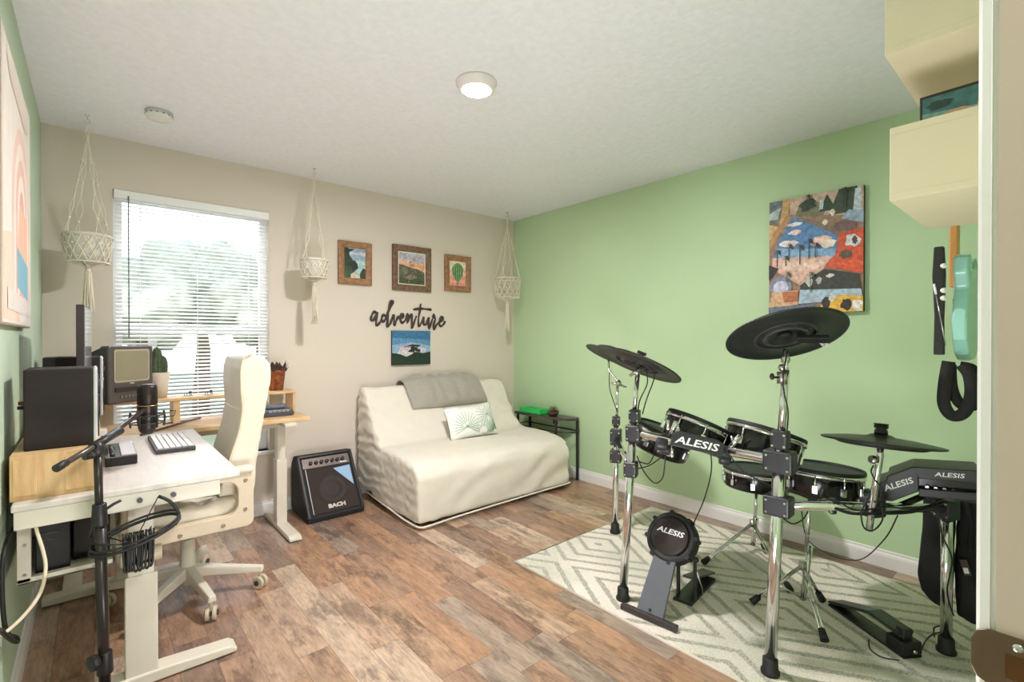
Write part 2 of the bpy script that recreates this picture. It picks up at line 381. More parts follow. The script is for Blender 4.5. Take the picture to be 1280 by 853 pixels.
# ------------------------------------------------------------------ ceiling fixtures
cl = thing('ceiling_light', 'round flush white ceiling light, lit, near the middle of the ceiling', 'ceiling light', (1.36, 1.83, H))
b = MB(); b.lathe([(.095, 0), (.095, -.012), (.088, -.02), (.085, -.036), (.07, -.040), (.066, -.036)], (1.36, 1.83, H), (0, 0, 1), 48); b.build('trim_ring', mat('light_ring', (236, 226, 222), .4), cl)
b = MB(); b.lathe([(.067, -.030), (.066, -.041), (.05, -.044), (.0, -.045)], (1.36, 1.83, H), (0, 0, 1), 48); b.build('diffuser', emis('lamp_glow', (255, 250, 240), 22), cl)
l = bpy.data.lights.new('ceiling_lamp_light', 'AREA'); l.shape = 'DISK'; l.size = .16; l.energy = 48; l.color = (1, .95, .97); l.spread = PI
o = bpy.data.objects.new('ceiling_lamp_light', l); COL.objects.link(o); o.location = (1.36, 1.83, H-.055)
sd = thing('smoke_detector', 'round white smoke detector on the ceiling above the window', 'smoke detector', (.27, 3.17, H))
b = MB(); b.lathe([(.062, 0), (.062, -.010), (.058, -.013)], (.27, 3.17, H), (0, 0, 1), 40); b.build('base', mat('detector_base', (196, 198, 198), .5), sd)
b = MB(); b.lathe([(.060, -.013), (.061, -.026), (.055, -.036), (.02, -.038), (0, -.038)], (.27, 3.17, H), (0, 0, 1), 40)
for i in range(14):
    a = i*2*PI/14; b.m(dkgrey).box((-.003, -.0005, -.022), (.003, .0005, -.016), Matrix.Translation((.27+.0612*math.cos(a), 3.17+.0612*math.sin(a), H)) @ Matrix.Rotation(a+PI/2, 4, 'Z'))
b.mats = [white, dkgrey]
for f in b.bm.faces: pass
b.bm.faces.ensure_lookup_table()
for i, f in enumerate(b.bm.faces): f.material_index = 1 if len(b.bm.faces)-i <= 84 else 0
b.build('cover', None, sd)

# ------------------------------------------------------------------ macrame plant hangers
def macrame(x, y, zr, zb, zt, r, label, h_ring=.03, pot=True):
    t = thing('macrame_hanger', label, 'plant hanger', (x, y, H), 'macrame hangers along the back wall')
    b = MB(); b.lathe([(.012, 0), (.012, -.003), (.004, -.005)], (x, y, H), (0, 0, 1), 16)
    hk = [(x, y, H-.004), (x, y, H-.02)] + [(x+.011*math.sin(a), y, H-.032+.011*math.cos(a)) for a in [i*.5 for i in range(0, 10)]]
    b.tube(hk, .0022, 6); b.build('hook', chrome, t)
    b = MB(); zk = H-.12
    ztop = zr
    # four double cords from the knot to the rim, with small knots
    for k in range(2): b.tube(smooth_path([(x, y, H-.04), (x+(.008 if k else -.008), y, H-.08), (x, y, zk)], 4), .003, 6)
    b.tube([(x, y, zk+.015), (x, y, zk-.03)], .007, 8)
    for i in range(4):
        a = i*PI/2+.5; rx, ry = r*math.cos(a), r*math.sin(a)
        for s_ in (-1, 1):
            px, py = -math.sin(a)*s_, math.cos(a)*s_
            P = [(x, y, zk)]
            for q, wd in ((.25, .002), (.35, .012), (.45, .002), (.6, .004), (.72, .02), (.84, .003)):
                P.append((x+rx*q+px*wd*.8, y+ry*q+py*wd*.8, zk+(ztop-zk)*q))
            P.append((x+rx+px*.02, y+ry+py*.02, ztop)); b.tube(smooth_path(P, 4), .0026, 6)
        for q in (.25, .45, .84): b.ball((x+rx*q, y+ry*q, zk+(ztop-zk)*q), .0075, n=8)
    b.build('suspension_cord', rope, t)
    # net of crossing cords
    b = MB(); n = 14; hh_ = ztop-zb; rb = r*.86
    def on(a, q): rr = (r+(rb-r)*q)+.004; return (x+rr*math.cos(a), y+rr*math.sin(a), ztop-hh_*q)
    for i in range(n):
        for s_ in (-1, 1):
            b.tube([on(2*PI*i/n + s_*2*PI/n*1.5*q, q) for q in [j/12 for j in range(13)]], .0028, 6)
    for i in range(n):
        for j in range(1, 6): b.ball(on(2*PI*(i+(.5 if j % 2 else 0))/n, j/6), .006, n=6)
    for zz, rr in ((ztop, r+.004), (zb, rb+.004)): b.tube([(x+rr*math.cos(a), y+rr*math.sin(a), zz) for a in [2*PI*i/30 for i in range(30)]], .0045, 6, closed=True)
    for i in range(n):
        a = 2*PI*i/n; b.tube(smooth_path([(x+rb*math.cos(a), y+rb*math.sin(a), zb), (x+rb*.5*math.cos(a), y+rb*.5*math.sin(a), zb-.012), (x, y, zb-.03)], 3), .0026, 6)
    b.build('net', rope, t)
    if pot:
        b = MB(); b.lathe([(0, zb+.002-ztop), (rb*.93, zb+.002-ztop), (r*.95, -.01), (r*.97, .012), (r*.92, .012), (r*.9, -.02), (0, -.025)], (x, y, ztop), (0, 0, 1), 32, caps=False); b.build('pot', potw, t)
    # tassel
    b = MB(); b.tube([(x, y, zb-.02), (x, y, zb-.06)], .012, 10)
    for i in range(26):
        a = i*2.4; q = .003+.010*math.sqrt(i/26); zt_ = zt+random.uniform(-.01, .04); k = 1.9
        b.tube(smooth_path([(x+q*math.cos(a), y+q*math.sin(a), zb-.05), (x+q*1.5*math.cos(a), y+q*1.5*math.sin(a), (zb+zt)/2), (x+q*k*math.cos(a)+random.uniform(-.008, .008), y+q*k*math.sin(a), zt_)], 4), .0026, 5)
    b.build('tassel', rope, t)
macrame(-.018, 3.46, 1.79, 1.65, 1.37, .10, 'macrame hanger with a white pot, in the corner left of the window')
macrame(1.182, 3.50, 1.79, 1.67, 1.35, .09, 'macrame hanger with a small white pot, between the window and the first framed picture')
macrame(2.978, 3.52, 1.81, 1.63, 1.32, .125, 'macrame hanger without a pot, in the corner by the green wall', pot=False)

# ------------------------------------------------------------------ pictures
def flat(name, lays, w_, h_, O, X, Y, parent, n_off=.0004):
    """a printed picture: coloured shapes, u across and v up in 0..1"""
    b = MB(); X, Y, O = Vector(X), Vector(Y), Vector(O); Z = X.cross(Y)
    for k, (mt, pts) in enumerate(lays):
        b.m(mt); pp = [(min(1, max(0, u)), min(1, max(0, v))) for u, v in pts]
        V = [b.v(O+X*(u*w_)+Y*(v*h_)+Z*(n_off*(.25+k*.35))) for u, v in pp]; b.f(V)
    bm = b.bm; me = bpy.data.meshes.new(name); bm.normal_update()
    for f in bm.faces:
        if f.normal.dot(Z) < 0: f.normal_flip()
    bmesh.ops.triangulate(bm, faces=bm.faces[:])
    bm.to_mesh(me); bm.free()
    for m_ in b.mats: me.materials.append(m_)
    o = bpy.data.objects.new(name, me); COL.objects.link(o); o.parent = parent
    T = Vector((0, 0, 0)); q = parent
    while q is not None: T += q.location; q = q.parent
    me.transform(Matrix.Translation(-T)); return o
def ell(cx, cy, rx, ry, n=16, a0=0, a1=2*PI): return [(cx+rx*math.cos(a0+(a1-a0)*i/n), cy+ry*math.sin(a0+(a1-a0)*i/n)) for i in range(n+(0 if a1-a0 > 6 else 1))]
def ink(r, g_, b_, n=None): return mat('print_%d_%d_%d' % (r, g_, b_), (r, g_, b_), .6, var=.3, scale=46)
def blob(cx, cy, r, seed, n=14, sy=1, amp=.3): 
    rd = random.Random(seed); return [(cx+r*(1+rd.uniform(-amp, amp))*math.cos(2*PI*i/n), cy+sy*r*(1+rd.uniform(-amp, amp))*math.sin(2*PI*i/n)) for i in range(n)]
full = [(0, 0), (1, 0), (1, 1), (0, 1)]
def palm(x, y, h, mt):
    L_ = [(mt, [(x-.006, y), (x+.006, y), (x+.004, y+h), (x-.004, y+h)])]
    for a in (-.5, .15, .8, 1.6, 2.4, 3.0, 3.7): L_.append((mt, [(x, y+h), (x+.03*math.cos(a+.5), y+h+.02*math.sin(a+.5)+.008), (x+.055*math.cos(a), y+h+.04*math.sin(a)-.012)]))
    return L_
woodf = mat('rustic_frame_wood', (172, 130, 92), .6, rgb2=(132, 94, 62), scale=30, stretch=(1, 1, 1), bump=.3)
woodf2 = mat('weathered_frame_wood', (138, 108, 82), .7, rgb2=(92, 70, 52), scale=40, bump=.4)
def frame(x0, x1, z0, z1, fw, mt, label, lays, matw=0):
    cx, cz = (x0+x1)/2, (z0+z1)/2
    t = thing('framed_picture', label, 'framed picture', (cx, YB, cz), 'three framed pictures in a row on the back wall')
    b = MB(); y_ = YB-.001; pr_ = [(0, 0), (0, .026), (.3, .030), (.8, .022), (1, .014), (1, 0)]
    C4 = [(x0, z0), (x1, z0), (x1, z1), (x0, z1)]; I4 = [(x0+fw, z0+fw), (x1-fw, z0+fw), (x1-fw, z1-fw), (x0+fw, z1-fw)]
    for k in range(4):
        A, B, Ai, Bi = C4[k], C4[(k+1) % 4], I4[k], I4[(k+1) % 4]
        ra = [b.v((A[0]+(Ai[0]-A[0])*q, y_-d, A[1]+(Ai[1]-A[1])*q)) for q, d in pr_]; rb = [b.v((B[0]+(Bi[0]-B[0])*q, y_-d, B[1]+(Bi[1]-B[1])*q)) for q, d in pr_]
        for i in range(6): b.f([ra[i], ra[(i+1) % 6], rb[(i+1) % 6], rb[i]])
    b.build('frame', mt, t)
    w_, h_ = x1-x0-2*fw, z1-z0-2*fw
    L_ = lays
    if matw: L_ = [(mat('cream_mount', (232, 222, 200), .8), full)] + [(m_, [(matw/w_+u*(1-2*matw/w_), matw/h_+v*(1-2*matw/h_)) for u, v in p]) for m_, p in lays]
    MB().box((x0+fw*.9, y_-.010, z0+fw*.9), (x1-fw*.9, y_-.002, z1-fw*.9)).build('backing', dkbrown, t)
    flat('print', L_, w_, h_, (x0+fw, y_-.0102, z0+fw), (1, 0, 0), (0, 0, 1), t)
sea = [(ink(150, 170, 190), full), (ink(190, 196, 205), [(0, .72), (.4, .8), (1, .76), (1, .9), (.5, .86), (0, .9)]), (ink(170, 198, 200), [(0, 0), (1, 0), (1, .62), (0, .62)]),
       (ink(48, 66, 46), [(0, 0), (.35, .05), (.5, .25), (.66, .35), (.6, .5), (.4, .6), (.25, .75), (.2, 1), (0, 1)]), (ink(44, 44, 50), blob(.45, .42, .2, 3, sy=.8)),
       (ink(60, 82, 54), blob(.16, .2, .2, 5)), (ink(54, 66, 50), [(.75, .2), (.9, .36), (1, .32), (1, 0), (.7, 0)]), (ink(206, 198, 180), [(.3, .0), (.75, .0), (.72, .1), (.45, .2), (.3, .12)]),
       (ink(70, 96, 60), [(.0, .0), (.3, .0), (.2, .12), (0, .2)]), (ink(36, 48, 40), [(.0, .95), (.5, .98), (.3, .88), (.1, .82), (0, .8)]), (ink(36, 52, 40), [(.17, .3), (.22, .3), (.21, .95), (.16, .95)])]
frame(1.440, 1.712, 1.672, 2.008, .050, woodf, 'brown framed picture of a rocky shore with water, leftmost of the three', sea)
des = [(ink(214, 176, 156), full), (ink(176, 176, 190), [(0, .8), (1, .72), (1, 1), (0, 1)]), (ink(226, 168, 130), [(0, .45), (1, .42), (1, .62), (0, .66)]),
       (ink(96, 92, 78), [(0, 0), (1, 0), (1, .40), (.75, .5), (.5, .52), (.25, .58), (0, .62)]), (ink(116, 116, 92), blob(.2, .4, .14, 7)), (ink(84, 88, 66), blob(.7, .33, .2, 8, sy=.6)), (ink(132, 118, 98), blob(.5, .2, .2, 9, sy=.6)),
       (ink(72, 84, 60), [(0, 0), (1, 0), (1, .16), (.7, .2), (.4, .12), (0, .2)])] + palm(.42, .5, .2, ink(60, 58, 52)) + palm(.56, .5, .3, ink(60, 58, 52)) + palm(.48, .5, .12, ink(60, 58, 52))
for i in range(26): des.append((ink(150, 146, 120) if i % 2 else ink(66, 70, 54), blob(.04+.92*random.random(), .05+.42*random.random(), .022, i+40, n=7)))
frame(1.898, 2.266, 1.652, 2.036, .052, woodf2, 'dark weathered framed picture of a desert hillside at dusk, middle of the three', des, matw=.008)
cac = [(ink(232, 190, 166), full), (ink(236, 160, 140), [(0, 0), (1, 0), (1, .4), (.7, .36), (.3, .44), (0, .36)]), (ink(240, 214, 190), [(0, .6), (1, .7), (1, 1), (0, 1)]),
       (ink(112, 150, 104), [(.5, .14), (.66, .24), (.82, .45), (.86, .68), (.74, .86), (.5, .95), (.26, .86), (.14, .68), (.18, .45), (.34, .24)])]
for u in (.26, .38, .5, .62, .74): cac.append((ink(44, 84, 58), [(u-.018, .3+abs(u-.5)*.6), (u+.018, .3+abs(u-.5)*.6), (u+(u-.5)*.1+.012, .88-abs(u-.5)*.5), (u+(u-.5)*.1-.012, .88-abs(u-.5)*.5)])); cac.append((ink(150, 190, 130), [(u+.03, .36+abs(u-.5)*.6), (u+.05, .36+abs(u-.5)*.6), (u+.045, .8-abs(u-.5)*.5), (u+.03, .8-abs(u-.5)*.5)]))
cac.append((ink(70, 60, 50), ell(.5, .09, .05, .03)))
frame(2.414, 2.698, 1.678, 2.008, .052, woodf, 'brown framed picture of one green cactus on pink, rightmost of the three', cac)
# lettering of the word adventure, cut from dark wood
t = thing('wall_lettering', 'dark wooden script word adventure mounted on the back wall', 'wall lettering', (2.07, YB, 1.44))
def stroke(P):  # points in photo-crop pixels (8.53 per photo pixel)
    return [at(440+u/8.53, 360+v/8.53, y=YB-.012) for u, v in P]
lw = mat('dark_stained_wood', (62, 48, 42), .55, var=.15)
letters = {
 'a': [[(275, 275), (240, 255), (215, 290), (205, 335), (225, 350), (250, 310), (272, 262), (262, 330), (262, 400), (300, 370), (320, 330)]],
 'd': [[(365, 300), (335, 290), (320, 330), (335, 360), (362, 330), (395, 240), (430, 180), (440, 145), (418, 140), (400, 200), (385, 320), (378, 415), (410, 380), (432, 320)]],
 'v': [[(432, 320), (448, 290), (452, 350), (458, 398), (475, 350), (495, 310), (520, 320)]],
 'e': [[(505, 335), (545, 310), (550, 280), (525, 290), (518, 340), (540, 372), (575, 340), (590, 290)]],
 'n': [[(590, 270), (600, 300), (592, 375), (615, 310), (640, 280), (640, 340), (640, 428), (665, 370), (690, 300)]],
 't': [[(735, 170), (728, 240), (712, 330), (716, 408), (745, 370), (770, 310)], [(655, 232), (720, 222), (790, 226), (848, 234)]],
 'u': [[(768, 310), (766, 380), (785, 395), (808, 350), (822, 315), (818, 380), (824, 435), (845, 380), (872, 300)]],
 'r': [[(870, 275), (880, 300), (860, 300), (885, 320), (890, 340), (872, 400), (876, 445), (900, 400), (930, 365)]],
 'e2': [[(925, 370), (965, 345), (975, 315), (950, 315), (932, 365), (945, 408), (975, 395), (996, 355)]]}
for ch, sts in letters.items():
    b = MB()
    for P in sts:
        pts = smooth_path(stroke(P), 5); n_ = len(pts); rs = [.011*(.62+.45*abs(math.sin(i*.33))) for i in range(n_)]
        b.tube(pts, .01, 8, rs=rs)
    o = b.build('letter', lw, t)
    for v in o.data.vertices: v.co.y = (v.co.y+.012)*.6-.0075
# small canvas with a tree at dusk
t = thing('canvas_print', 'small unframed canvas of a tree under a blue dusk sky, below the lettering', 'canvas', (2.07, YB, 1.16))
MB().box((1.890, YB-.022, 1.018), (2.258, YB, 1.310)).build('stretcher', mat('canvas_edge', (30, 40, 44), .7), t, bevel=.002)
dusk = [(ink(58, 112, 150), full), (ink(88, 140, 176), [(0, 0), (1, 0), (1, .72), (0, .8)]), (ink(140, 172, 196), [(0, 0), (1, 0), (1, .55), (.5, .66), (0, .58)]), (ink(196, 190, 204), [(.1, .3), (.9, .3), (.85, .48), (.55, .56), (.2, .5)]),
        (ink(196, 136, 150), [(.18, .5), (.5, .52), (.8, .6), (.6, .58), (.3, .56)]), (ink(206, 200, 196), [(.15, .25), (.6, .25), (.45, .45), (.2, .4)]),
        (ink(28, 48, 34), [(0, 0), (1, 0), (1, .38), (.8, .34), (.6, .38), (.48, .3), (.36, .24), (.2, .32), (0, .36)]), (ink(30, 40, 32), [(.53, .3), (.57, .3), (.57, .5), (.54, .5)]), (ink(34, 42, 34), blob(.56, .47, .12, 71, n=18, sy=.55)), (ink(40, 48, 38), blob(.48, .40, .07, 72, sy=.6)), (ink(36, 44, 36), blob(.67, .42, .07, 73, sy=.6)),
        (ink(60, 40, 44), [(.3, .53), (.5, .6), (.75, .58), (.66, .52), (.5, .54)])]
flat('print', dusk, .368, .292, (1.890, YB-.0222, 1.018), (1, 0, 0), (0, 0, 1), t)
# collage canvas on the green wall
y0c, y1c, z0c, z1c = .765, 1.258, 1.395, 2.095
t = thing('collage_canvas', 'large unframed collage canvas of palms, clouds and waterfalls on the green wall', 'canvas', (XR, 1.01, 1.74))
MB().box((XR-.032, y0c, z0c), (XR-.001, y1c, z1c)).build('stretcher', mat('canvas_side', (70, 52, 44), .7), t, bevel=.002)
co = [(ink(150, 120, 96), full),
      (ink(104, 112, 116), [(0, .78), (.14, .84), (.17, 1), (0, 1)]), (ink(172, 186, 184), [(0, .84), (.1, .84), (.14, .94), (0, .9)]), (ink(198, 160, 104), [(.12, .78), (.2, .76), (.24, 1), (.16, 1)]), (ink(204, 170, 116), [(0, .62), (.16, .76), (0, .8)]),
      (ink(176, 134, 92), [(0, .56), (.24, .84), (.2, .86), (0, .66)]),
      (ink(196, 170, 150), [(.24, 1), (1, 1), (1, .76), (.24, .86)]), (ink(120, 120, 90), [(.3, .84), (.6, .8), (.66, .9), (.46, .95), (.34, .92)]), (ink(54, 72, 56), blob(.44, .92, .09, 21, sy=.6)), (ink(48, 66, 54), [(.56, .84), (.64, .98), (.74, .84)]),
      (ink(60, 74, 58), [(.66, .8), (.96, .8), (.94, 1), (.76, 1)]), (ink(190, 206, 214), [(.9, .8), (.98, .8), (.98, .98), (.92, .98)]), (ink(150, 172, 190), [(.78, .76), (1, .7), (1, .8), (.86, .82)]), (ink(190, 206, 210), [(.56, .86), (.6, .86), (.61, .94), (.57, .94)]),
      (ink(130, 112, 98), [(.26, .84), (.6, .76), (.8, .68), (.74, .62), (.3, .8)]), (ink(116, 92, 88), blob(.82, .7, .1, 22, sy=.5)), (ink(226, 214, 196), blob(.62, .75, .025, 23)), (ink(226, 214, 196), blob(.7, .82, .025, 24)),
      (ink(86, 130, 178), [(.28, .84), (.76, .62), (.72, .42), (.05, .5), (.12, .66)]), (ink(130, 168, 200), [(.1, .58), (.74, .52), (.72, .44), (.08, .46)]), (ink(224, 200, 196), blob(.3, .7, .07, 25, sy=.3)), (ink(230, 214, 210), blob(.24, .61, .1, 26, sy=.3)),
      (ink(236, 196, 180), blob(.58, .6, .1, 27, sy=.45)), (ink(240, 216, 200), blob(.66, .57, .09, 28, sy=.4)), (ink(232, 226, 226), blob(.3, .77, .08, 29, sy=.2)),
      (ink(214, 176, 158), [(.04, .5), (.7, .46), (.6, .36), (.36, .24), (.04, .4)]), (ink(226, 196, 178), [(.1, .45), (.66, .42), (.5, .36), (.2, .38)]),
      (ink(206, 84, 52), [(.76, .64), (1, .66), (1, .3), (.62, .38), (.74, .48)]), (ink(200, 204, 206), blob(.9, .57, .08, 30, sy=.6)), (ink(90, 60, 56), blob(.92, .57, .03, 31)), (ink(96, 82, 70), blob(.84, .46, .07, 32, sy=.5)), (ink(226, 96, 50), [(.7, .4), (1, .34), (1, .4), (.8, .42)]),
      (ink(60, 62, 54), [(.36, .24), (.62, .36), (.96, .3), (1, .12), (.36, .16)]), (ink(166, 188, 204), [(.34, .08), (1, .1), (.98, .18), (.36, .2)]), (ink(196, 200, 196), blob(.46, .26, .035, 33)), (ink(176, 180, 176), blob(.56, .27, .03, 34)), (ink(210, 206, 196), blob(.68, .3, .04, 35, sy=.4)),
      (ink(130, 136, 160), ell(.14, .24, .13, .09)), (ink(196, 196, 214), ell(.14, .23, .09, .06)), (ink(52, 44, 40), [(0, .3), (.12, .4), (0, .44)]), (ink(206, 168, 128), [(0, .06), (.34, .06), (.34, .2), (.04, .19)]), (ink(180, 110, 70), [(.18, .1), (.34, .1), (.34, .19), (.16, .19)]),
      (ink(222, 176, 66), [(.56, 0), (1, 0), (1, .12), (.8, .14), (.6, .1)]), (ink(60, 50, 48), blob(.64, .08, .045, 36)), (ink(52, 44, 44), blob(.84, .06, .05, 37)), (ink(226, 222, 214), blob(.95, .05, .05, 38)), (ink(214, 214, 214), blob(.7, .12, .035, 39)), (ink(104, 116, 130), [(0, 0), (.56, 0), (.5, .08), (0, .06)])]
for x_, y_, h_ in ((.1, .42, .12), (.2, .42, .06), (.36, .42, .14), (.46, .46, .14), (.24, .5, .08), (.53, .46, .1)): co += palm(x_, y_, h_, ink(54, 50, 52))
co += palm(.48, .18, .14, ink(64, 92, 62)) + palm(.22, .28, .06, ink(64, 92, 62)) + palm(.44, .88, .1, ink(38, 58, 46)) + palm(.82, .84, .14, ink(38, 52, 44))
flat('print', co, y1c-y0c, z1c-z0c, (XR-.0325, y1c, z0c), (0, -1, 0), (0, 0, 1), t, n_off=.0005)
# wide pale print on the left wall
t = thing('pale_print', 'large pale print with a pink arch and blue block, on the left wall', 'framed print', (XL, 2.55, 1.78))
ya, yb_, za, zb_ = 1.95, 2.77, 1.285, 2.14
MB().box((XL+.001, ya, za), (XL+.022, yb_, zb_)).build('frame', mat('thin_brown_frame', (176, 152, 132), .5), t, bevel=.002)
MB().box((XL+.015, ya+.006, za+.006), (XL+.0235, yb_-.006, zb_-.006)).build('mount', mat('pale_paper', (232, 226, 216), .7, rgb2=(222, 212, 200), scale=4), t)
ink_ = ink
def ink(r, g_, b_): return mat('pale_print_%d_%d_%d' % (r, g_, b_), (r, g_, b_), .7, var=.05, scale=12)
ar = [(ink(232, 222, 212), full), (ink(238, 206, 186), [(0, .0), (.5, .0), (.62, .3), (.3, .34), (0, .3)])]
for i, c in enumerate([(236, 200, 190), (240, 222, 208), (232, 190, 176), (240, 226, 214), (226, 176, 160)]): ar.append((ink(*c), ell(.6, .42, .34-.06*i, .4-.065*i, 20, 0, PI)+[(.26+.06*i, .1), (.94-.06*i, .1)][:2]))
ar += [(ink(238, 188, 160), [(.45, .28), (.8, .24), (.8, .46), (.5, .5)]), (ink(128, 178, 196), [(.42, .14), (.84, .10), (.84, .26), (.42, .3)]), (ink(226, 208, 190), [(.1, .96), (.9, .9), (.8, .86), (.2, .9)]), (ink(224, 212, 206), [(.1, .04), (.9, .03), (.9, .1), (.1, .12)])]
flat('print', ar, yb_-ya-.03, zb_-za-.03, (XL+.0238, ya+.015, za+.015), (0, 1, 0), (0, 0, 1), t)
ink = ink_

# ------------------------------------------------------------------ desks
def tleg(b, xc, yc, ax, half0, half1, zt):
    """T-leg of a standing desk: foot along ax"""
    pass
# desk under the window
dk = thing('standing_desk', 'oak topped standing desk under the window with white T legs', 'desk', (.43, 3.47, 0))
MB().box((XL+.02, 3.245, .712), (1.068, 3.70, .738)).build('desktop', oak, dk, bevel=.004)
for xc in (.935, -.08):
    b = MB(); b.box((xc-.032, 3.39, .03), (xc+.032, 3.47, .45)); b.box((xc-.025, 3.40, .44), (xc+.025, 3.46, .70)); b.box((xc-.035, 3.20, .69), (xc+.035, 3.62, .712)); b.build('leg', wmetal, dk, bevel=.004)
    ys = 3.10 if xc > .5 else 3.20; b = MB(); b.prism([(ys, .006), (3.70, .006), (3.70, .022), (3.66, .034), (ys+.04, .034), (ys, .022)], .072, (xc-.036, 0, 0), (0, 1, 0), (0, 0, 1)); b.build('foot', wmetal, dk, bevel=.004)
MB().box((-.08, 3.41, .66), (.935, 3.45, .70)).build('crossbar', wmetal, dk, bevel=.003)
# riser shelf on it
rs_ = thing('desk_shelf', 'long oak riser shelf on the window desk carrying the television and cactus', 'shelf', (.43, 3.6, .738))
MB().box((XL+.02, 3.49, .872), (1.055, 3.69, .888)).build('board', oak, rs_, bevel=.002)
for x in (XL+.03, .36, 1.037): MB().box((x, 3.50, .738), (x+.016 if x > 1 else x+.035, 3.68, .872)).build('upright', oak, rs_, bevel=.002)
# desk along the left wall
dl = thing('white_desk', 'white topped standing desk along the left wall with a white steel leg', 'desk', (.12, 2.65, 0))
MB().box((XL+.025, 2.085, .716), (.425, 3.235, .738)).build('desktop', desktop, dl, bevel=.004)
MB().box((XL+.03, 2.09, .66), (.36, 2.12, .716)).build('apron', wmetal, dl, bevel=.003)
b = MB()
for yc in (2.2, 3.13):
    b = MB(); b.box((.082, yc-.03, .03), (.176, yc+.03, .40)); b.box((.09, yc-.024, .39), (.166, yc+.024, .70)); b.build('leg', wmetal, dl, bevel=.004)
    if yc < 3: 
        b = MB(); b.cyl((.07, yc, .46), (.19, yc, .46), .028, n=20); b.build('height_crank', mat('ivory_plastic', (206, 190, 166), .4), dl, bevel=.003)
    b = MB(); b.prism([(XL+.03, .004), (.43, .004), (.43, .02), (.41, .034), (.20, .045), (.05, .045), (XL+.03, .034)], .075, (0, yc+.0375, 0), (1, 0, 0), (0, 0, 1)); b.build('foot', wmetal, dl, bevel=.006)
for x in (.12, .215): MB().cyl((x, 2.088, .69), (x, 2.080, .69), .008).build('screw', dkgrey, dl)
# oak riser on it
ro = thing('oak_riser', 'oak boxed riser on the white desk under the near speaker', 'shelf', (-.09, 2.7, .738))
b = MB(); b.box((XL+.018, 2.135, .738), (.022, 2.15, .879)); b.box((XL+.025, 2.131, .752), (-.135, 2.136, .866)); b.box((-.07, 2.131, .752), (.014, 2.136, .866)); b.build('end_panel', oakx, ro, bevel=.0015)
MB().box((XL+.018, 2.15, .862), (.022, 3.20, .879)).build('board', oak, ro, bevel=.0015)
MB().box((XL+.018, 3.185, .738), (.022, 3.20, .862)).build('far_panel', oak, ro)
MB().box((XL+.018, 2.15, .738), (XL+.03, 3.185, .862)).build('back_panel', oak, ro)
# frame under the desk holding a black tower
hf = thing('computer_holder', 'white screwed steel frame hanging under the desk by the left wall', 'holder', (-.09, 2.4, .47))
b = MB(); b.box((XL+.03, 2.17, .468), (XL+.062, 2.195, .716)); b.box((XL+.03, 2.17, .462), (.05, 2.195, .482)); b.box((XL+.03, 2.62, .468), (XL+.062, 2.645, .716)); b.box((XL+.03, 2.62, .462), (.05, 2.645, .482)); b.box((XL+.03, 2.17, .462), (.05, 2.645, .470)); b.build('frame', wmetal, hf, bevel=.002)
for x, z in ((XL+.048, .588), (XL+.048, .494), (.0, .472)): MB().cyl((x, 2.17, z), (x, 2.166, z), .0045).build('screw', steel, hf)
tw = thing('computer_tower', 'black computer tower sitting in the white frame under the desk', 'computer', (-.05, 2.4, .47))
MB().box((-.145, 2.21, .471), (-.06, 2.60, .70)).build('case', black, tw, bevel=.004)
MB().box((-.055, 2.25, .485), (.045, 2.60, .70)).build('drive_bay', mat('black_gloss_panel', (18, 15, 14), .25), tw, bevel=.004)
b = MB(); b.box((-.135, 2.207, .60), (-.09, 2.211, .605)); b.box((-.135, 2.207, .58), (-.10, 2.211, .5825)); b.build('slot', dkgrey, tw)

# ------------------------------------------------------------------ things on the desks
def speaker(name, label, x0, x1, y0, y1, z0, z1, face):
    t = thing(name, label, 'speaker', ((x0+x1)/2, (y0+y1)/2, z0), 'bookshelf speakers on the left desk')
    MB().box((x0, y0, z0), (x1-.012, y1, z1)).build('cabinet', dkbrown, t, bevel=.005)
    MB().box((x1-.012, y0, z0), (x1, y1, z1)).build('baffle', face, t, bevel=.006)
    h_ = z1-z0; yc = (y0+y1)/2
    b = MB(); b.lathe([(.075*h_/.26, 0), (.075*h_/.26, .004), (.062*h_/.26, .003), (.02, -.012), (0, -.006)], (x1+.0005, yc, z0+h_*.34), (1, 0, 0), 32); b.build('woofer', black, t)
    b = MB(); b.lathe([(.032, 0), (.032, .003), (.014, .001), (.010, .005), (0, .007)], (x1+.0005, yc, z0+h_*.78), (1, 0, 0), 24); b.build('tweeter', dkgrey, t)
    return t
silver = mat('silver_baffle', (206, 206, 208), .35, .3)
sk = speaker('desktop_speaker', 'large dark wood speaker with silver front, nearest on the oak riser', -.170, .012, 2.20, 2.40, .879, 1.142, silver)
b = MB(); b.m(mat('red_terminal', (120, 30, 30), .4)).cyl((-.170, 2.26, 1.03), (-.186, 2.26, 1.03), .006); b.m(black).cyl((-.170, 2.26, 1.015), (-.188, 2.26, 1.015), .006); b.build('terminal', None, sk)
speaker('desktop_speaker', 'smaller dark speaker with silver front, farther back beyond the monitor', -.13, .036, 3.0, 3.16, .879, 1.158, silver)
t = thing('desktop_speaker', 'black box speaker in the left corner behind the monitor', 'speaker', (-.13, 3.3, .738), 'bookshelf speakers on the left desk')
MB().box((-.185, 3.26, .738), (-.10, 3.42, 1.15)).build('cabinet', black, t, bevel=.004)
MB().box((-.18, 3.255, .76), (-.105, 3.261, 1.14)).build('grille', blackm, t)
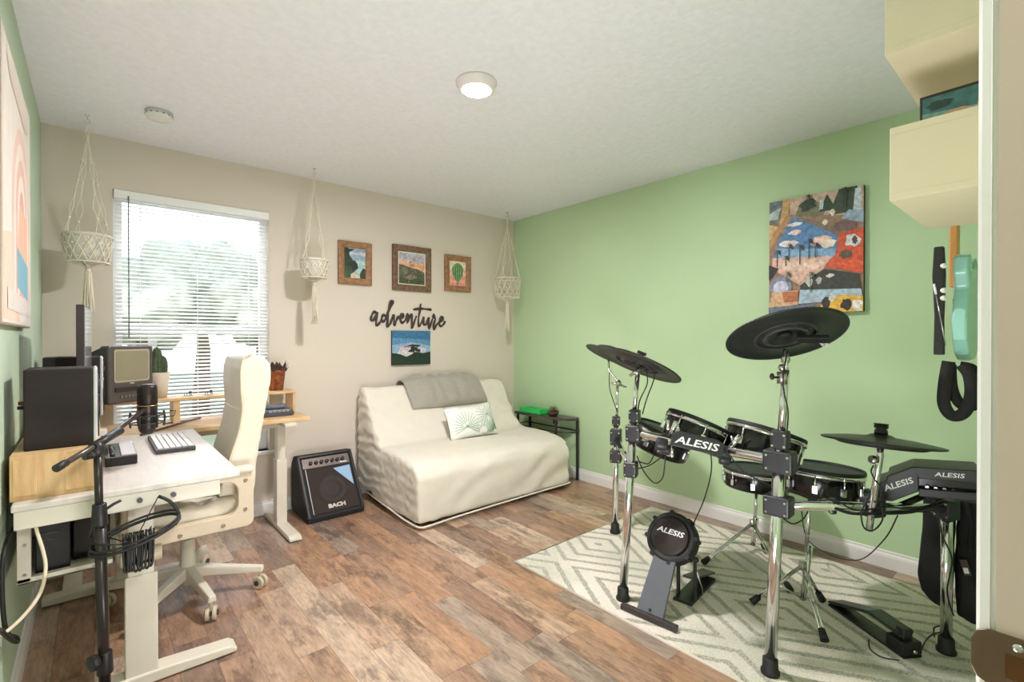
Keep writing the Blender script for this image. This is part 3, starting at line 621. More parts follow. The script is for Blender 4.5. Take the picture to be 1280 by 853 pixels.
# monitor seen edge on
mo = thing('monitor', 'black flat monitor seen edge-on behind the near speaker', 'monitor', (-.05, 3.0, .879))
M_ = Matrix.Translation((-.028, 2.55, 0)) @ Matrix.Rotation(math.radians(-2.6), 4, 'Z')
MB().box((-.022, 0, 1.03), (.003, .42, 1.377), M_).build('housing', mat('monitor_black', (50, 42, 40), .5), mo, bevel=.003)
MB().box((.003, .008, 1.04), (.0045, .412, 1.37), M_).build('screen', mat('screen_reflecting_window', (196, 198, 206), .12, .6, var=.01), mo)  # pale tone puts the window's reflection into the screen colour
b = MB(); b.box((-.02, .17, .885), (-.008, .25, 1.05), M_); b.build('stand', black, mo)
b = MB(); b.box((-.10, .13, .879), (.0, .29, .887), M_); b.build('foot', black, mo, bevel=.003)
# TV/VCR combo
tvx, tvy = .095, 3.535
tv = thing('television', 'small dark tube television with a cassette slot on the riser shelf', 'television', (tvx, tvy, .888))
M_ = Matrix.Translation((tvx, tvy, .888)) @ Matrix.Rotation(math.radians(40), 4, 'Z')
tvd = mat('tv_charcoal', (84, 76, 74), .45, var=.04)
def xf(o, M__): o.data.transform(Matrix.Translation(-Vector(o.parent.location))@M__@Matrix.Translation(Vector(o.parent.location))); return o
b = MB(); b.box((-.135, -.11, 0), (.135, -.05, .315), M_); b.build('front_shell', tvd, tv, bevel=.012, seg=3)
b = MB()
A = [(-.13, -.05, .005), (.13, -.05, .005), (.13, -.05, .305), (-.13, -.05, .305)]; B = [(-.10, .10, .02), (.10, .10, .02), (.10, .10, .26), (-.10, .10, .26)]
A = [b.v(M_@Vector(p)) for p in A]; B = [b.v(M_@Vector(p)) for p in B]; b.f(A); b.f(B[::-1])
for i in range(4): b.f([A[i], A[(i+1) % 4], B[(i+1) % 4], B[i]])
b.build('rear_shell', mat('tv_back_green_grey', (58, 66, 60), .5), tv, bevel=.006)
b = MB(); b.prism([(x*1.08, y*1.1) for x, y in rrect(.195, .165, .012)], .003, M_@Vector((0, -.110, .205)), M_.to_3x3()@Vector((1, 0, 0)), Vector((0, 0, 1))); b.build('bezel', mat('tv_bezel_light', (176, 164, 144), .4), tv)
b = MB(); b.prism(rrect(.195, .162, .014), .0045, M_@Vector((0, -.110, .205)), M_.to_3x3()@Vector((1, 0, 0)), Vector((0, 0, 1))); b.build('screen', mat('crt_glass', (150, 142, 118), .15, var=.04), tv)
MB().box((-.10, -.116, .063), (.10, -.109, .088), M_).build('cassette_slot', mat('tv_slot', (52, 46, 46), .4), tv, bevel=.002)
for i in range(6): MB().box((-.07+i*.022, -.115, .030), (-.056+i*.022, -.109, .042), M_).build('button', mat('tv_button', (120, 112, 106), .4), tv)
MB().box((-.012, -.1125, .103), (.012, -.1095, .110), M_).build('badge', mat('tv_badge', (190, 184, 172), .4), tv)
# cassette / game beside the TV, cactus pot, figures
t = thing('video_case', 'upright case with an orange spine between the television and the cactus', 'case', (.225, 3.60, .888))
MB().box((.21, 3.555, .888), (.232, 3.66, 1.085)).build('case', black, t, bevel=.002)
MB().box((.2105, 3.553, .925), (.2315, 3.556, 1.035)).build('spine_label', mat('orange_label', (226, 132, 66), .5, rgb2=(190, 90, 40), scale=60), t)
t = thing('video_case', 'thin white upright case leaning against the cactus pot', 'case', (.245, 3.60, .888))
MB().box((.234, 3.56, .888), (.250, 3.66, 1.088)).build('case', mat('white_case', (226, 222, 214), .5), t, bevel=.002)
cp = thing('potted_cactus', 'dark green cactus in a cream tapered pot on the riser shelf', 'potted cactus', (.30, 3.595, .888))
b = MB(); b.lathe([(0, 0), (.034, 0), (.052, .152), (.047, .152), (.045, .14), (0, .135)], (.305, 3.595, .888), (0, 0, 1), 32, caps=False); b.build('pot', mat('cream_ceramic', (216, 202, 182), .6), cp)
cm = mat('cactus_green', (86, 100, 66), .7, rgb2=(56, 68, 46), scale=40)
def cactus(b, x, y, z, r, h_, ribs=10):
    R = []
    for j in range(13):
        q = j/12; rr = r*math.sqrt(max(.0, 1-(max(0, q-.55)/.45)**2))*(.86+.14*math.sin(q*3)); R.append([b.v((x+rr*(1+.14*math.cos(ribs*a))*math.cos(a), y+rr*(1+.14*math.cos(ribs*a))*math.sin(a), z+h_*q)) for a in [2*PI*k/40 for k in range(40)]])
    for A, B in zip(R, R[1:]):
        for k in range(40): b.f([A[k], A[(k+1) % 40], B[(k+1) % 40], B[k]], True)
    b.f(R[-1])
b = MB(); cactus(b, .290, 3.595, 1.015, .026, .18); b.build('stem', cm, cp)
b = MB(); cactus(b, .322, 3.60, 1.01, .020, .13); b.build('stem', cm, cp)
b = MB(); cactus(b, .276, 3.575, 1.015, .014, .11); b.build('stem', cm, cp)
for k, (px, lab) in enumerate(((229, 'tiny dark figurine on the riser shelf, the left one of two'), (255, 'tiny dark figurine on the riser shelf, the right one of two, nearer the chair'))):
    p = at(px+6, 490, y=3.58); x = p.x
    t = thing('toy_figurine', lab, 'figurine', (x, 3.58, .888), 'two tiny figurines on the riser shelf')
    b = MB(); b.box((x-.026, 3.57, .888), (x+.026, 3.59, .893)); b.build('base', silver, t)
    b = MB(); b.box((x-.022, 3.573, .902), (x+.010, 3.587, .91)); b.ball((x+.012, 3.58, .911), .009, n=8); [b.cyl((x+q, 3.58, .893), (x+q, 3.58, .905), .0022, n=6) for q in (-.018, -.006, .010, .018)]; b.build('body', dkgrey, t)
# keyboard/number pad
kp = thing('keyboard', 'compact white-keyed dark keyboard near the right edge of the white desk', 'keyboard', (.28, 2.8, .738))
q = [at(189, 545, z=.755), at(229, 537, z=.755), at(242, 556, z=.755), at(193, 563, z=.755)]
kx0, kx1, ky0, ky1 = .205, .352, 2.60, 3.02
MB().box((kx0, ky0, .739), (kx1, ky1, .757)).build('body', dkgrey, kp, bevel=.003)
kc = mat('keycap_white', (226, 222, 220), .5)
for i in range(6):
    for j in range(9):
        x = kx0+.008+i*.0225; y = ky0+.012+j*.045
        MB().box((x, y, .757), (x+.019, y+.039, .763)).build('key', kc, kp, bevel=.0015)
# flat black pad with edge
t = thing('tablet', 'thin dark tablet with a long dark edge lying on the desk behind the keyboard', 'tablet', (.40, 3.15, .738))
b = MB(); b.prism([(0, 0), (.20, .10), (.21, .12), (.01, .03)], .004, at(203, 531, z=.741), (1, 0, 0), (0, 1, 0)); 
t.location = (0, 0, 0); b.build('body', mat('brown_black', (58, 44, 38), .4), t); b = MB(); p0 = at(176, 545, z=.752); b.cyl(at(176, 544, z=.748), at(250, 522, z=.748), .006, n=8); b.build('pen_tray', mat('dark_rail', (70, 54, 48), .4), t)
# audio interface with knobs
ai = thing('audio_interface', 'small black mixer with a pale top beside the near speaker', 'mixer', (.09, 2.6, .738))
MB().box((.035, 2.47, .739), (.135, 2.80, .775)).build('case', black, ai, bevel=.003)
MB().box((.085, 2.48, .775), (.131, 2.79, .780)).build('top_panel', mat('pale_panel', (206, 202, 200), .4), ai, bevel=.001)
for i in range(5):
    b = MB(); b.lathe([(.009, 0), (.008, .012), (0, .012)], (.058, 2.50+i*.05, .775), (0, 0, 1), 12); b.build('knob', dkgrey, ai)
t = thing('small_box', 'small white box with a black slot under the riser on the white desk', 'box', (.0, 3.0, .738))
MB().box((-.02, 3.06, .739), (.05, 3.14, .80)).build('box', white, t, bevel=.003); MB().box((.0, 3.058, .765), (.035, 3.061, .775)).build('slot', black, t)
# old phone, small white gadget, basket
ph = thing('desk_phone', 'rounded grey desk phone on the right end of the window desk', 'phone', (.93, 3.43, .738))
b = MB(); b.prism([(-.085, 0), (.085, 0), (.09, .02), (.075, .045), (-.075, .045), (-.09, .02)], .14, (.915, 3.50, .739), (1, 0, 0), (0, 0, 1)); b.build('body', mat('slate_plastic', (78, 78, 86), .3), ph, bevel=.006)
b = MB(); b.box((.85, 3.405, .782), (.97, 3.44, .812)); b.build('handset', mat('slate_blue', (104, 110, 122), .35), ph, bevel=.012, seg=3)
for i in range(5): MB().box((.85+i*.026, 3.355, .768), (.868+i*.026, 3.3605, .776)).build('button', mat('phone_button', (150, 150, 160), .4), ph)
t = thing('desk_gadget', 'small white gadget with a black knob beside the chair back on the window desk', 'gadget', (.66, 3.4, .738))
MB().box((.63, 3.38, .738), (.69, 3.44, .86)).build('case', white, t, bevel=.006); MB().cyl((.655, 3.381, .79), (.655, 3.372, .79), .012).build('knob', black, t)
bk = thing('plant_basket', 'woven orange and brown basket pot with dried brown foliage on the riser end', 'potted plant', (.955, 3.6, .888))
bx, by = .955, 3.595
b = MB(); wv = mat('woven_basket', (190, 108, 60), .7, rgb2=(104, 62, 44), scale=45, bump=.6)
R = [(0, 0), (.044, 0), (.058, .125), (.063, .128), (.063, .140), (.056, .140), (.05, .12), (0, .115)]
b.lathe(R, (bx, by, .888), (0, 0, 1), 20, caps=False); b.build('basket', wv, bk)
b = MB()
for i in range(26):
    a = i*2.4; r = .045*math.sqrt(random.random()); hgt = .05+.06*random.random()*(1.4 if i % 7 == 0 else 1); p0 = Vector((bx+r*math.cos(a), by+r*math.sin(a), 1.0)); tip = p0+Vector((.04*math.cos(a), .04*math.sin(a), hgt*.8)); u, v, d = axes(tip-p0)
    V = [b.v(p0), b.v((p0+tip)/2+u*.020+v*.006), b.v(tip), b.v((p0+tip)/2-u*.020)]; b.f(V); b.ball(p0+Vector((.3*r*math.cos(a), .3*r*math.sin(a), .03)), .017, (1, 1, .8), n=6)
b.build('foliage', mat('dried_leaf', (92, 62, 52), .8, rgb2=(60, 42, 40), scale=40), bk)

# ------------------------------------------------------------------ office chair
ch = thing('office_chair', 'ivory leather swivel office chair with closed arm frames at the white desk', 'chair', (.344, 2.80, 0))
cx, cy = .344, 2.80
# back cushion: tall profile in x, z, soft
b = MB(); pf = [(.435, .50), (.47, .62), (.487, .692), (.520, .80), (.536, .905), (.530, 1.0), (.530, 1.10), (.545, 1.15), (.58, 1.17), (.63, 1.16), (.668, 1.115), (.672, 1.06), (.658, .97), (.640, .87), (.620, .75), (.602, .63), (.595, .50)]
b.prism(pf, -.40, (0, 2.60, 0), (1, 0, 0), (0, 0, 1))
bkc = soften(b.build('backrest', leather, ch), .011, 3, lambda c, n: .0018*noise.noise(c*22))
b = MB(); b.tube(smooth_path([(.545, 2.605, .905), (.536, 2.64, .902), (.533, 2.8, .898), (.536, 2.96, .902), (.545, 2.995, .905)], 5), .004, 8); b.build('piping', mat('ivory_piping', (244, 240, 228), .4), ch)
b = MB(); P = [(p[0]+.004, 2.597, p[1]) for p in pf[1:9]]; b.tube(smooth_path(P, 4), .0035, 8); b.build('seam', leather_s, ch)
# seat
b = MB(); b.box((.07, 2.56, .40), (.52, 3.04, .50)); 
st = soften(b.build('seat', leather, ch), .012, 14, lambda c, n: .010*noise.noise(Vector((c.x*3, c.y*3, c.z))+Vector((0, 0, 3)))+.006*math.sin((c.x+cx)*60+8*noise.noise(c*5))*max(0, n.z)*(1 if c.x < .08 else .4))
# arm frames
def ring(outer, inner, y, th, name):
    b = MB(); n = len(outer)
    F = [[b.v((x, y+s_, z)) for x, z in outer] for s_ in (0, th)]; G = [[b.v((x, y+s_, z)) for x, z in inner] for s_ in (0, th)]
    for i in range(n):
        j = (i+1) % n
        b.f([F[0][i], F[0][j], G[0][j], G[0][i]]); b.f([F[1][i], G[1][i], G[1][j], F[1][j]]); b.f([F[0][i], F[1][i], F[1][j], F[0][j]]); b.f([G[0][i], G[0][j], G[1][j], G[1][i]])
    return b.build(name, leather_s, ch, bevel=.005)
for y in (2.515, 3.045):
    ox = [(.325+x, .495+z) for x, z in rrect(.49, .25, .03, 6)]; ix = [(.340+x*.98, .510+z) for x, z in rrect(.335, .155, .05, 6)]
    ring(ox, ix, y, .04, 'arm_frame')
    MB().box((.09, y-.01, .617), (.57, y+.05, .648)).build('arm_pad', leather, ch, bevel=.012, seg=3)
    for x, z in ((.535, .585), (.534, .45), (.444, .395), (.282, .392)):
        b = MB(); yy = y if y < 2.8 else y+.04; s_ = -1 if y < 2.8 else 1
        b.lathe([(.009, 0), (.008, .003), (.004, .0035), (0, .001)], (x, yy, z), (0, s_, 0), 14); b.build('bolt', mat('bolt_brass', (150, 132, 104), .3, .9), ch)
MB().box((.24, 2.68, .335), (.46, 2.92, .40)).build('seat_plate', black, ch, bevel=.005)
b = MB(); b.cyl((cx, cy, .27), (cx, cy, .34), .014); b.build('gas_piston', black, ch)
b = MB(); b.lathe([(.03, .06), (.034, .10), (.030, .27), (.033, .275), (.020, .28), (0, .28)], (cx, cy, 0), (0, 0, 1), 24); b.build('column', wmetal, ch)
tips = [(333, 705), (283, 770), (150, 735), (150, 790), (262, 700)]
angs = [math.radians(a) for a in (-27, -80+5, 195-8, 243, 55)]
angs = [math.atan2(2.645-2.8, .64-.344), math.atan2(2.33-2.8, .415-.344), math.atan2(2.44-2.8, .06-.344), math.atan2(2.92-2.8, .03-.344), math.atan2(3.12-2.8, .46-.344)]
for a in angs:
    dx, dy = math.cos(a), math.sin(a); M_ = Matrix.Translation((cx, cy, 0)) @ Matrix.Rotation(a, 4, 'Z')
    b = MB(); A = [(.02, -.022, .095), (.02, .022, .095), (.02, .022, .15), (.02, -.022, .15)]; B = [(.335, -.018, .083), (.335, .018, .083), (.335, .014, .112), (.335, -.014, .112)]
    A = [b.v(M_@Vector(p)) for p in A]; B = [b.v(M_@Vector(p)) for p in B]; b.f(A); b.f(B[::-1])
    for i in range(4): b.f([A[i], A[(i+1) % 4], B[(i+1) % 4], B[i]])
    b.build('base_arm', wmetal, ch, bevel=.006)
    cs = MB(); c0 = M_@Vector((.32, 0, .032)); pv = M_.to_3x3()@Vector((math.cos(1.1), math.sin(1.1), 0))
    cs.cyl(c0+pv*.006, c0+pv*.022, .03, n=20).cyl(c0-pv*.022, c0-pv*.006, .03, n=20); cs.cyl(c0+Vector((0, 0, .0)), c0+Vector((0, 0, .055)), .007)
    co_ = cs.build('caster', mat('ivory_caster', (200, 186, 164), .4), ch, bevel=.003)
    MB().cyl(c0-pv*.027, c0+pv*.027, .013, n=14).build('hub', dkgrey, co_)

# ------------------------------------------------------------------ microphone stand, microphone, hung shock mount cable
ms = thing('microphone_stand', 'black boom microphone stand in front of the white desk', 'microphone stand', (.02, 2.0, 0))
p_top = at(121, 566, y=2.0); px_ = p_top.x
b = MB(); b.lathe([(.13, 0), (.13, .012), (.11, .02), (.02, .03), (0, .03)], (.028, 2.0, 0), (0, 0, 1), 40); b.build('base', black, ms)
b = MB(); b.cyl((.028, 2.0, .02), (.014, 2.0, .70), .0155); b.build('lower_tube', mat('satin_black_tube', (38, 30, 28), .3), ms)
b = MB(); b.cyl((.014, 2.0, .66), (px_+.002, 2.0, .90), .011); b.build('upper_tube', mat('satin_black_tube', (38, 30, 28), .3), ms)
for zz in (.22, .69): 
    b = MB(); b.cyl((.026 if zz < .5 else .014, 2.0, zz-.035), (.026 if zz < .5 else .014, 2.0, zz+.035), .022, .018); b.build('clutch', black, ms, bevel=.003)
b = MB(); b.lathe([(.024, 0), (.026, .008), (.024, .016), (.012, .018), (0, .018)], (.005, 1.99, .235), (-1, -.6, 0), 8, sharp=True); b.cyl((.02, 2, .235), (.0, 1.99, .235), .008); b.build('knob', black, ms)
b = MB(); b.ball((px_, 2.0, .895), .022, (1, 1, 1.3)); b.cyl((px_-.03, 1.985, .885), (px_+.02, 2.01, .885), .016); b.build('boom_clamp', black, ms)
tail = at(72, 585, y=1.86); piv = at(121, 556, y=2.0); mic = at(181, 512, y=2.33)
b = MB(); b.tube([tail, piv, mic], .0085, 12); b.build('boom', mat('grey_boom', (96, 88, 84), .25, .6), ms)
d = (piv-tail).normalized(); MB().tube([tail-d*.006, tail+d*.03], .011, 12).build('end_cap', black, ms); MB().tube([piv-d*.02, piv+d*.12], .013, 12).build('boom_grip', black, ms)
mc = thing('microphone', 'dark studio condenser microphone in a shock mount over the desk', 'microphone', (.156, 2.35, .88))
mx, my = .160, 2.36
bm_ = mat('mic_body', (48, 40, 37), .35, .5)
b = MB(); b.lathe([(0, .985), (.030, .985), (.033, .99), (.033, 1.052), (.030, 1.062), (.015, 1.066), (0, 1.066)], (mx, my, 0), (0, 0, 1), 28, caps=False); b.build('grille', mat('mic_mesh', (66, 58, 54), .4, .7, rgb2=(30, 26, 24), scale=220), mc)
b = MB(); b.lathe([(0, .872), (.018, .872), (.026, .885), (.030, .90), (.033, .98), (.034, .985), (0, .985)], (mx, my, 0), (0, 0, 1), 28, caps=False); b.build('body', bm_, mc)
b = MB(); b.lathe([(.0345, .982), (.0345, .985), (.033, .985)], (mx, my, 0), (0, 0, 1), 28, caps=False); b.build('band', mat('brass_band', (170, 140, 90), .3, .9), mc)
b = MB()
for zz, rr in ((.915, .052), (.945, .052)): b.tube([(mx+rr*math.cos(a), my+rr*math.sin(a), zz) for a in [2*PI*i/24 for i in range(24)]], .0028, 6, closed=True)
for i in range(6):
    a = i*PI/3; b.tube([(mx+.052*math.cos(a), my+.052*math.sin(a), .90), (mx+.056*math.cos(a), my+.056*math.sin(a), .93), (mx+.052*math.cos(a), my+.052*math.sin(a), .96)], .004, 6)
    b.tube([(mx+.052*math.cos(a), my+.052*math.sin(a), .945), (mx+.034*math.cos(a+.5), my+.034*math.sin(a+.5), .93)], .0015, 5)
b.tube([(mx+.05, my, .93), (mx+.085, my-.01, .935), (mx+.09, my-.01, .955), (mx+.07, my-.01, .957)], .002, 6)
b.build('shock_mount', black, mc)
hc = thing('cable_coil', 'coiled black cable and wire hoop hanging on the microphone stand before the desk leg', 'cable', (.105, 2.02, .6))
b = MB(); c0 = at(171, 668, y=1.99); R1 = .115
hoop = [c0+Vector((R1*math.cos(a), R1*.45*math.sin(a), .03*math.cos(a*1)+.02*math.sin(a))) for a in [2*PI*i/36 for i in range(36)]]
b.tube(hoop, .0055, 8, closed=True); b.tube([p+Vector((0, 0, .012)) for p in hoop], .004, 6, closed=True)
arch = [c0+Vector((R1*math.cos(a), .0, .02+.105*math.sin(a))) for a in [PI*i/18 for i in range(19)]]
b.tube(arch[0:7], .0055, 8); b.tube(arch[11:], .0045, 8)
for a in (.3, 1.2, 2.3, 3.3, 4.4, 5.4): b.tube([c0+Vector((R1*math.cos(a), R1*.45*math.sin(a), .0)), c0+Vector((.012*math.cos(a), 0, -.03))], .0022, 5)
b.tube([arch[6], c0+Vector((.0, 0, -.01))], .0018, 5)
b.build('hoop', blackcab, hc)
b = MB()
for i in range(16):
    x = -.036+.07*(i % 8)/7+random.uniform(-.003, .003); yo = -.012 if i < 8 else .012; top = c0+Vector((x, yo, .005)); bot = c0+Vector((x*.92, yo, -.095-random.random()*.022))
    b.tube(smooth_path([top, (top+bot)/2+Vector((random.uniform(-.004, .004), 0, 0)), bot, bot+Vector((.008, 0, .004)), (top+bot)/2+Vector((.009, 0, 0)), top+Vector((.009, 0, 0))], 4), .0036, 6)
b.build('bundle', blackcab, hc)

# cables at the left wall
def cable(label, pts, r=.003, m_=blackcab, k=6, name='cable'):
    b = MB(); b.tube(smooth_path(pts, k), r, 8); return tag(b.build(name, m_), label, 'cable', 'cables')
cable('thick black cable looping down the left wall under the desk', [(XL+.04, 2.19, .62), at(16, 662, x=XL+.02), at(4, 695, x=XL+.012), at(3, 750, x=XL+.012), at(8, 790, x=XL+.02), at(20, 797, x=XL+.028), at(22, 803, x=XL+.03), at(14, 800, x=XL+.03), at(0, 788, x=XL+.03)], .006)
cable('cream white cable hanging from the desk front at the left wall', [at(41, 642, y=2.12), at(46, 664, y=2.10), at(54, 690, y=2.08), at(57, 712, y=2.06), at(50, 742, y=2.0), at(28, 772, y=1.97), at(0, 797, y=1.93)], .005, mat('cream_cable', (222, 206, 180), .5))

# ------------------------------------------------------------------ amplifier
am = thing('guitar_amplifier', 'black wedge amplifier with knobs on the floor beside the sofa', 'amplifier', (1.28, 3.5, 0))
ax0, ax1 = 1.082, 1.475
side = [(3.335, .0), (3.66, .0), (3.70, .03), (3.70, .34), (3.655, .40), (3.60, .408), (3.585, .405), (3.335, .03)]
b = MB(); b.prism(side, ax1-ax0, (ax0, 0, 0), (0, 1, 0), (0, 0, 1)); b.build('cabinet', mat('black_tolex', (24, 21, 22), .7, var=.2, scale=200, bump=.4, bscale=400), am, bevel=.008)
fa = Vector((0, 3.335, .03)); fd = (Vector((0, 3.585, .405))-fa); fl = fd.length; fd.normalize(); fn = Vector((0, -fd.z, fd.y))
def onf(x, s_, d=0): return Vector((x, fa.y, fa.z))+fd*s_+fn*d
def slab(name, x0, x1, s0, s1, d0, d1, mt, bevel=0):
    b = MB(); P = [onf(x, s_, d) for x in (x0, x1) for s_ in (s0, s1) for d in (d0, d1)]; V = [b.v(p) for p in P]
    for q in ((0, 1, 3, 2), (4, 6, 7, 5), (0, 4, 5, 1), (2, 3, 7, 6), (0, 2, 6, 4), (1, 5, 7, 3)): b.f([V[i] for i in q])
    return b.build(name, mt, am, bevel=bevel)
slab('side_lip', ax0, ax0+.02, .0, fl, -.01, .012, black, .004); slab('side_lip', ax1-.02, ax1, 0, fl, -.01, .012, black, .004); slab('top_lip', ax0, ax1, fl-.02, fl, -.01, .012, black, .004)
slab('control_panel', ax0+.03, ax1-.03, fl*.78, fl*.94, 0, .004, mat('amp_panel', (112, 98, 92), .4, .3, var=.15, scale=60))
slab('grille', ax0+.05, ax1-.035, fl*.05, fl*.74, 0, .006, mat('grille_cloth', (58, 44, 38), .8, rgb2=(40, 30, 27), scale=240, bump=.4, bscale=300))
slab('chrome_strip', ax0+.038, ax0+.044, fl*.05, fl*.76, 0, .012, chrome); 
for i in range(7):
    b = MB(); b.lathe([(.013, 0), (.012, .014), (.009, .016), (0, .016)], onf(ax0+.085+i*.038, fl*.855, .004), fn, 14); b.build('knob', black, am)
b = MB(); b.lathe([(.10, .0), (.10, .0018), (.096, .0018), (.094, .0006), (.06, .0006), (.058, .002), (.04, .0022), (0, .003)], onf((ax0+ax1)/2, fl*.40, .006), fn, 40); b.build('speaker_cone', mat('cone_dark', (48, 37, 33), .7), am)
b = MB(); P = [onf(ax1-.14, fl*.74, .0065), onf(ax1-.037, fl*.74, .0065), onf(ax1-.037, fl*.42, .0065)]; P = [onf(ax1-.16, fl*.72, .0075), onf(ax1-.038, fl*.735, .0075), onf(ax1-.038, fl*.40, .0075)]
b.f([b.v(p) for p in P]); o = b.build('pale_triangle', mat('pale_blue_face', (150, 184, 216), .3), am)  # flat pale blue triangle at the grille's upper right corner
text('BACH', .036, mat('silver_badge', (196, 186, 178), .35, .5), onf((ax0+ax1)/2+.01, fl*.13, .0075), (1, 0, 0), fd, am, shear=0, off=.02)
slab('brand_tag', ax1-.10, ax1-.05, fl*.80, fl*.815, .004, .005, logo_w)

# ------------------------------------------------------------------ sofa bed with a loose cover
so = thing('sofa_bed', 'armless sofa bed under a loose cream cotton cover, against the back wall', 'sofa', (2.3, 3.25, 0))
sx0, sx1 = 1.575, 3.02
b = MB()
seat = [(2.755, .035), (3.30, .035), (3.62, .10), (3.66, .40), (3.30, .445), (3.0, .435), (2.86, .415), (2.79, .385), (2.757, .33)]
back = [(3.24, .30), (3.60, .06), (3.70, .10), (3.71, .70), (3.69, .83), (3.64, .865), (3.585, .85), (3.52, .75), (3.40, .56), (3.30, .44)]
b.prism(seat, sx1-sx0-.01, (sx0+.005, 0, 0), (0, 1, 0), (0, 0, 1)); b.prism(back, sx1-sx0-.05, (sx0+.0, 0, 0), (0, 1, 0), (0, 0, 1))
T0 = Vector((2.3, 3.25, 0))
def wr(c, n):
    p = c+T0; d = .001*noise.noise(p*3.0)
    if n.y < -.4 and p.y < 2.95:      # front skirt: long slanting folds
        u = p.z*1.0-(p.x-1.57)*.42; k = min(1, max(0, (p.x-1.7)/.7)); d += .012*k*math.sin(u*34+2.5*noise.noise(p*2.2))*(.5+.5*noise.noise(p*1.7+Vector((3, 1, 2)))) + .003*noise.noise(p*14)
    elif n.x < -.4:                   # left end: gathered quilting
        d += .004*noise.noise(Vector((p.x*2, p.y*5, p.z*5)))+.005*noise.noise(p*24)+.004*math.sin(p.z*70+5*noise.noise(p*5))*(1 if p.y > 3.3 else .25)
    elif n.z > .3 and p.y < 3.3: d += .006*math.sin(p.x*9+p.y*26+3*noise.noise(p*2))*(.5+.5*noise.noise(p*1.4))*max(0, 1-abs(p.y-3.2)*2.6)+.0015*noise.noise(p*18)
    else:
        k = max(0, 1-(p.x-1.57)/.35)+max(0, 1-(3.02-p.x)/.25); d += .007*k*math.sin(p.z*42+p.x*30+4*noise.noise(p*4))+.004*noise.noise(p*8)*(1 if p.y > 3.2 else .3)
    return d
sc = soften(b.build('cover', cotton, so), .014, 12, wr)
# hem piping round the bottom
b = MB(); hem = [(1.60, 3.60, .06), (1.580, 3.2, .045), (1.575, 2.95, .03), (1.583, 2.80, .022), (1.605, 2.755, .020), (1.66, 2.745, .022), (1.9, 2.745, .03), (2.3, 2.745, .036), (2.7, 2.745, .04), (2.98, 2.75, .04), (3.015, 2.80, .04), (3.02, 3.2, .05)]
b.tube(smooth_path(hem, 8), .0065, 8); b.build('hem', cotton, so)
b = MB(); b.box((1.64, 2.85, 0), (1.68, 2.89, .08)).box((2.93, 2.85, 0), (2.97, 2.89, .08)).box((1.64, 3.6, 0), (1.68, 3.64, .1)).box((2.93, 3.6, 0), (2.97, 3.64, .1)); b.build('feet', black, so)
# folded throw on the backrest
th = MB(); A = []
n1, n2 = 40, 34
def thr(q):  # path over the backrest top, front to behind
    P = [(3.462, .685), (3.51, .765), (3.555, .835), (3.60, .882), (3.645, .895), (3.69, .875), (3.718, .82), (3.722, .72)]
    s_ = q*(len(P)-1); i = min(int(s_), len(P)-2); t_ = s_-i; return Vector((0, P[i][0]+(P[i+1][0]-P[i][0])*t_, P[i][1]+(P[i+1][1]-P[i][1])*t_))
for sgn in (0, 1):
    G = []
    for i in range(n1+1):
        row = []
        for j in range(n2+1):
            u = i/n1; q = j/n2; p = thr(q); p.x = 1.90+u*.76+(1-q)*.035; lay = .026+.012*(1 if u > .12 else .2)+.006*math.sin(u*38+3*noise.noise(Vector((u*5, q*2, 0))))+.005*noise.noise(Vector((u*9, q*5, 1)))
            nn = Vector((0, -.7, .7)) if q < .45 else (Vector((0, 0, 1)) if q < .7 else Vector((0, 0, .2)))
            edge = min(1, 6*min(u, 1-u), 8*q+.3)
            p += nn*(lay*edge*sgn + .004)
            if j == 0: p.z -= .02*math.sin(u*2.2+.4)
            row.append(th.v(p))
        G.append(row)
    A.append(G)
for G in A:
    for i in range(n1):
        for j in range(n2): th.f([G[i][j], G[i+1][j], G[i+1][j+1], G[i][j+1]], True)
for i in range(n1): th.f([A[0][i][0], A[0][i+1][0], A[1][i+1][0], A[1][i][0]], True); th.f([A[0][i][n2], A[0][i+1][n2], A[1][i+1][n2], A[1][i][n2]], True)
for j in range(n2): th.f([A[0][0][j], A[0][0][j+1], A[1][0][j+1], A[1][0][j]], True); th.f([A[0][n1][j], A[0][n1][j+1], A[1][n1][j+1], A[1][n1][j]], True)
tb = tag(th.build('throw_blanket', grey_fab), 'folded grey plush throw draped over the sofa backrest', 'blanket')
# cushion with palm leaves
cu = thing('cushion', 'white lumbar cushion printed with green palm leaves on the sofa seat', 'cushion', (2.34, 3.27, .43))
ex = Vector((.985, -.03, .02)).normalized(); ez = Vector((0, .42, .9)).normalized(); ez = (ez-ex*ez.dot(ex)).normalized(); en = ex.cross(ez)
cw, chh = .46, .27; cc = Vector((2.345, 3.235, .565))
def pill(u, v, s_):
    e = (1-abs(u)**2.6)*(1-abs(v)**2.6); e = max(e, 0)**.55; k = 1-.06*(1-abs(u))*abs(v)**4
    return cc+ex*(u*cw/2*(1-.05*(1-v*v)))+ez*(v*chh/2*(1-.07*(1-u*u)))+en*(s_*(.005+.062*e))+en*.004*noise.noise(Vector((u*3, v*3, s_)))
b = MB(); n = 26
for s_ in (1, -1):
    G = [[b.v(pill(-1+2*i/n, -1+2*j/n, s_)) for j in range(n+1)] for i in range(n+1)]
    for i in range(n):
        for j in range(n): b.f([G[i][j], G[i+1][j], G[i+1][j+1], G[i][j+1]], True)
bmesh.ops.remove_doubles(b.bm, verts=b.bm.verts, dist=.0105)
b.build('cover', mat('white_linen', (238, 238, 232), .9, var=.02, bump=.2, bscale=300), cu)
b = MB(); lf = mat('palm_print_green', (92, 150, 100), .9, rgb2=(60, 112, 72), scale=30); b.m(lf)
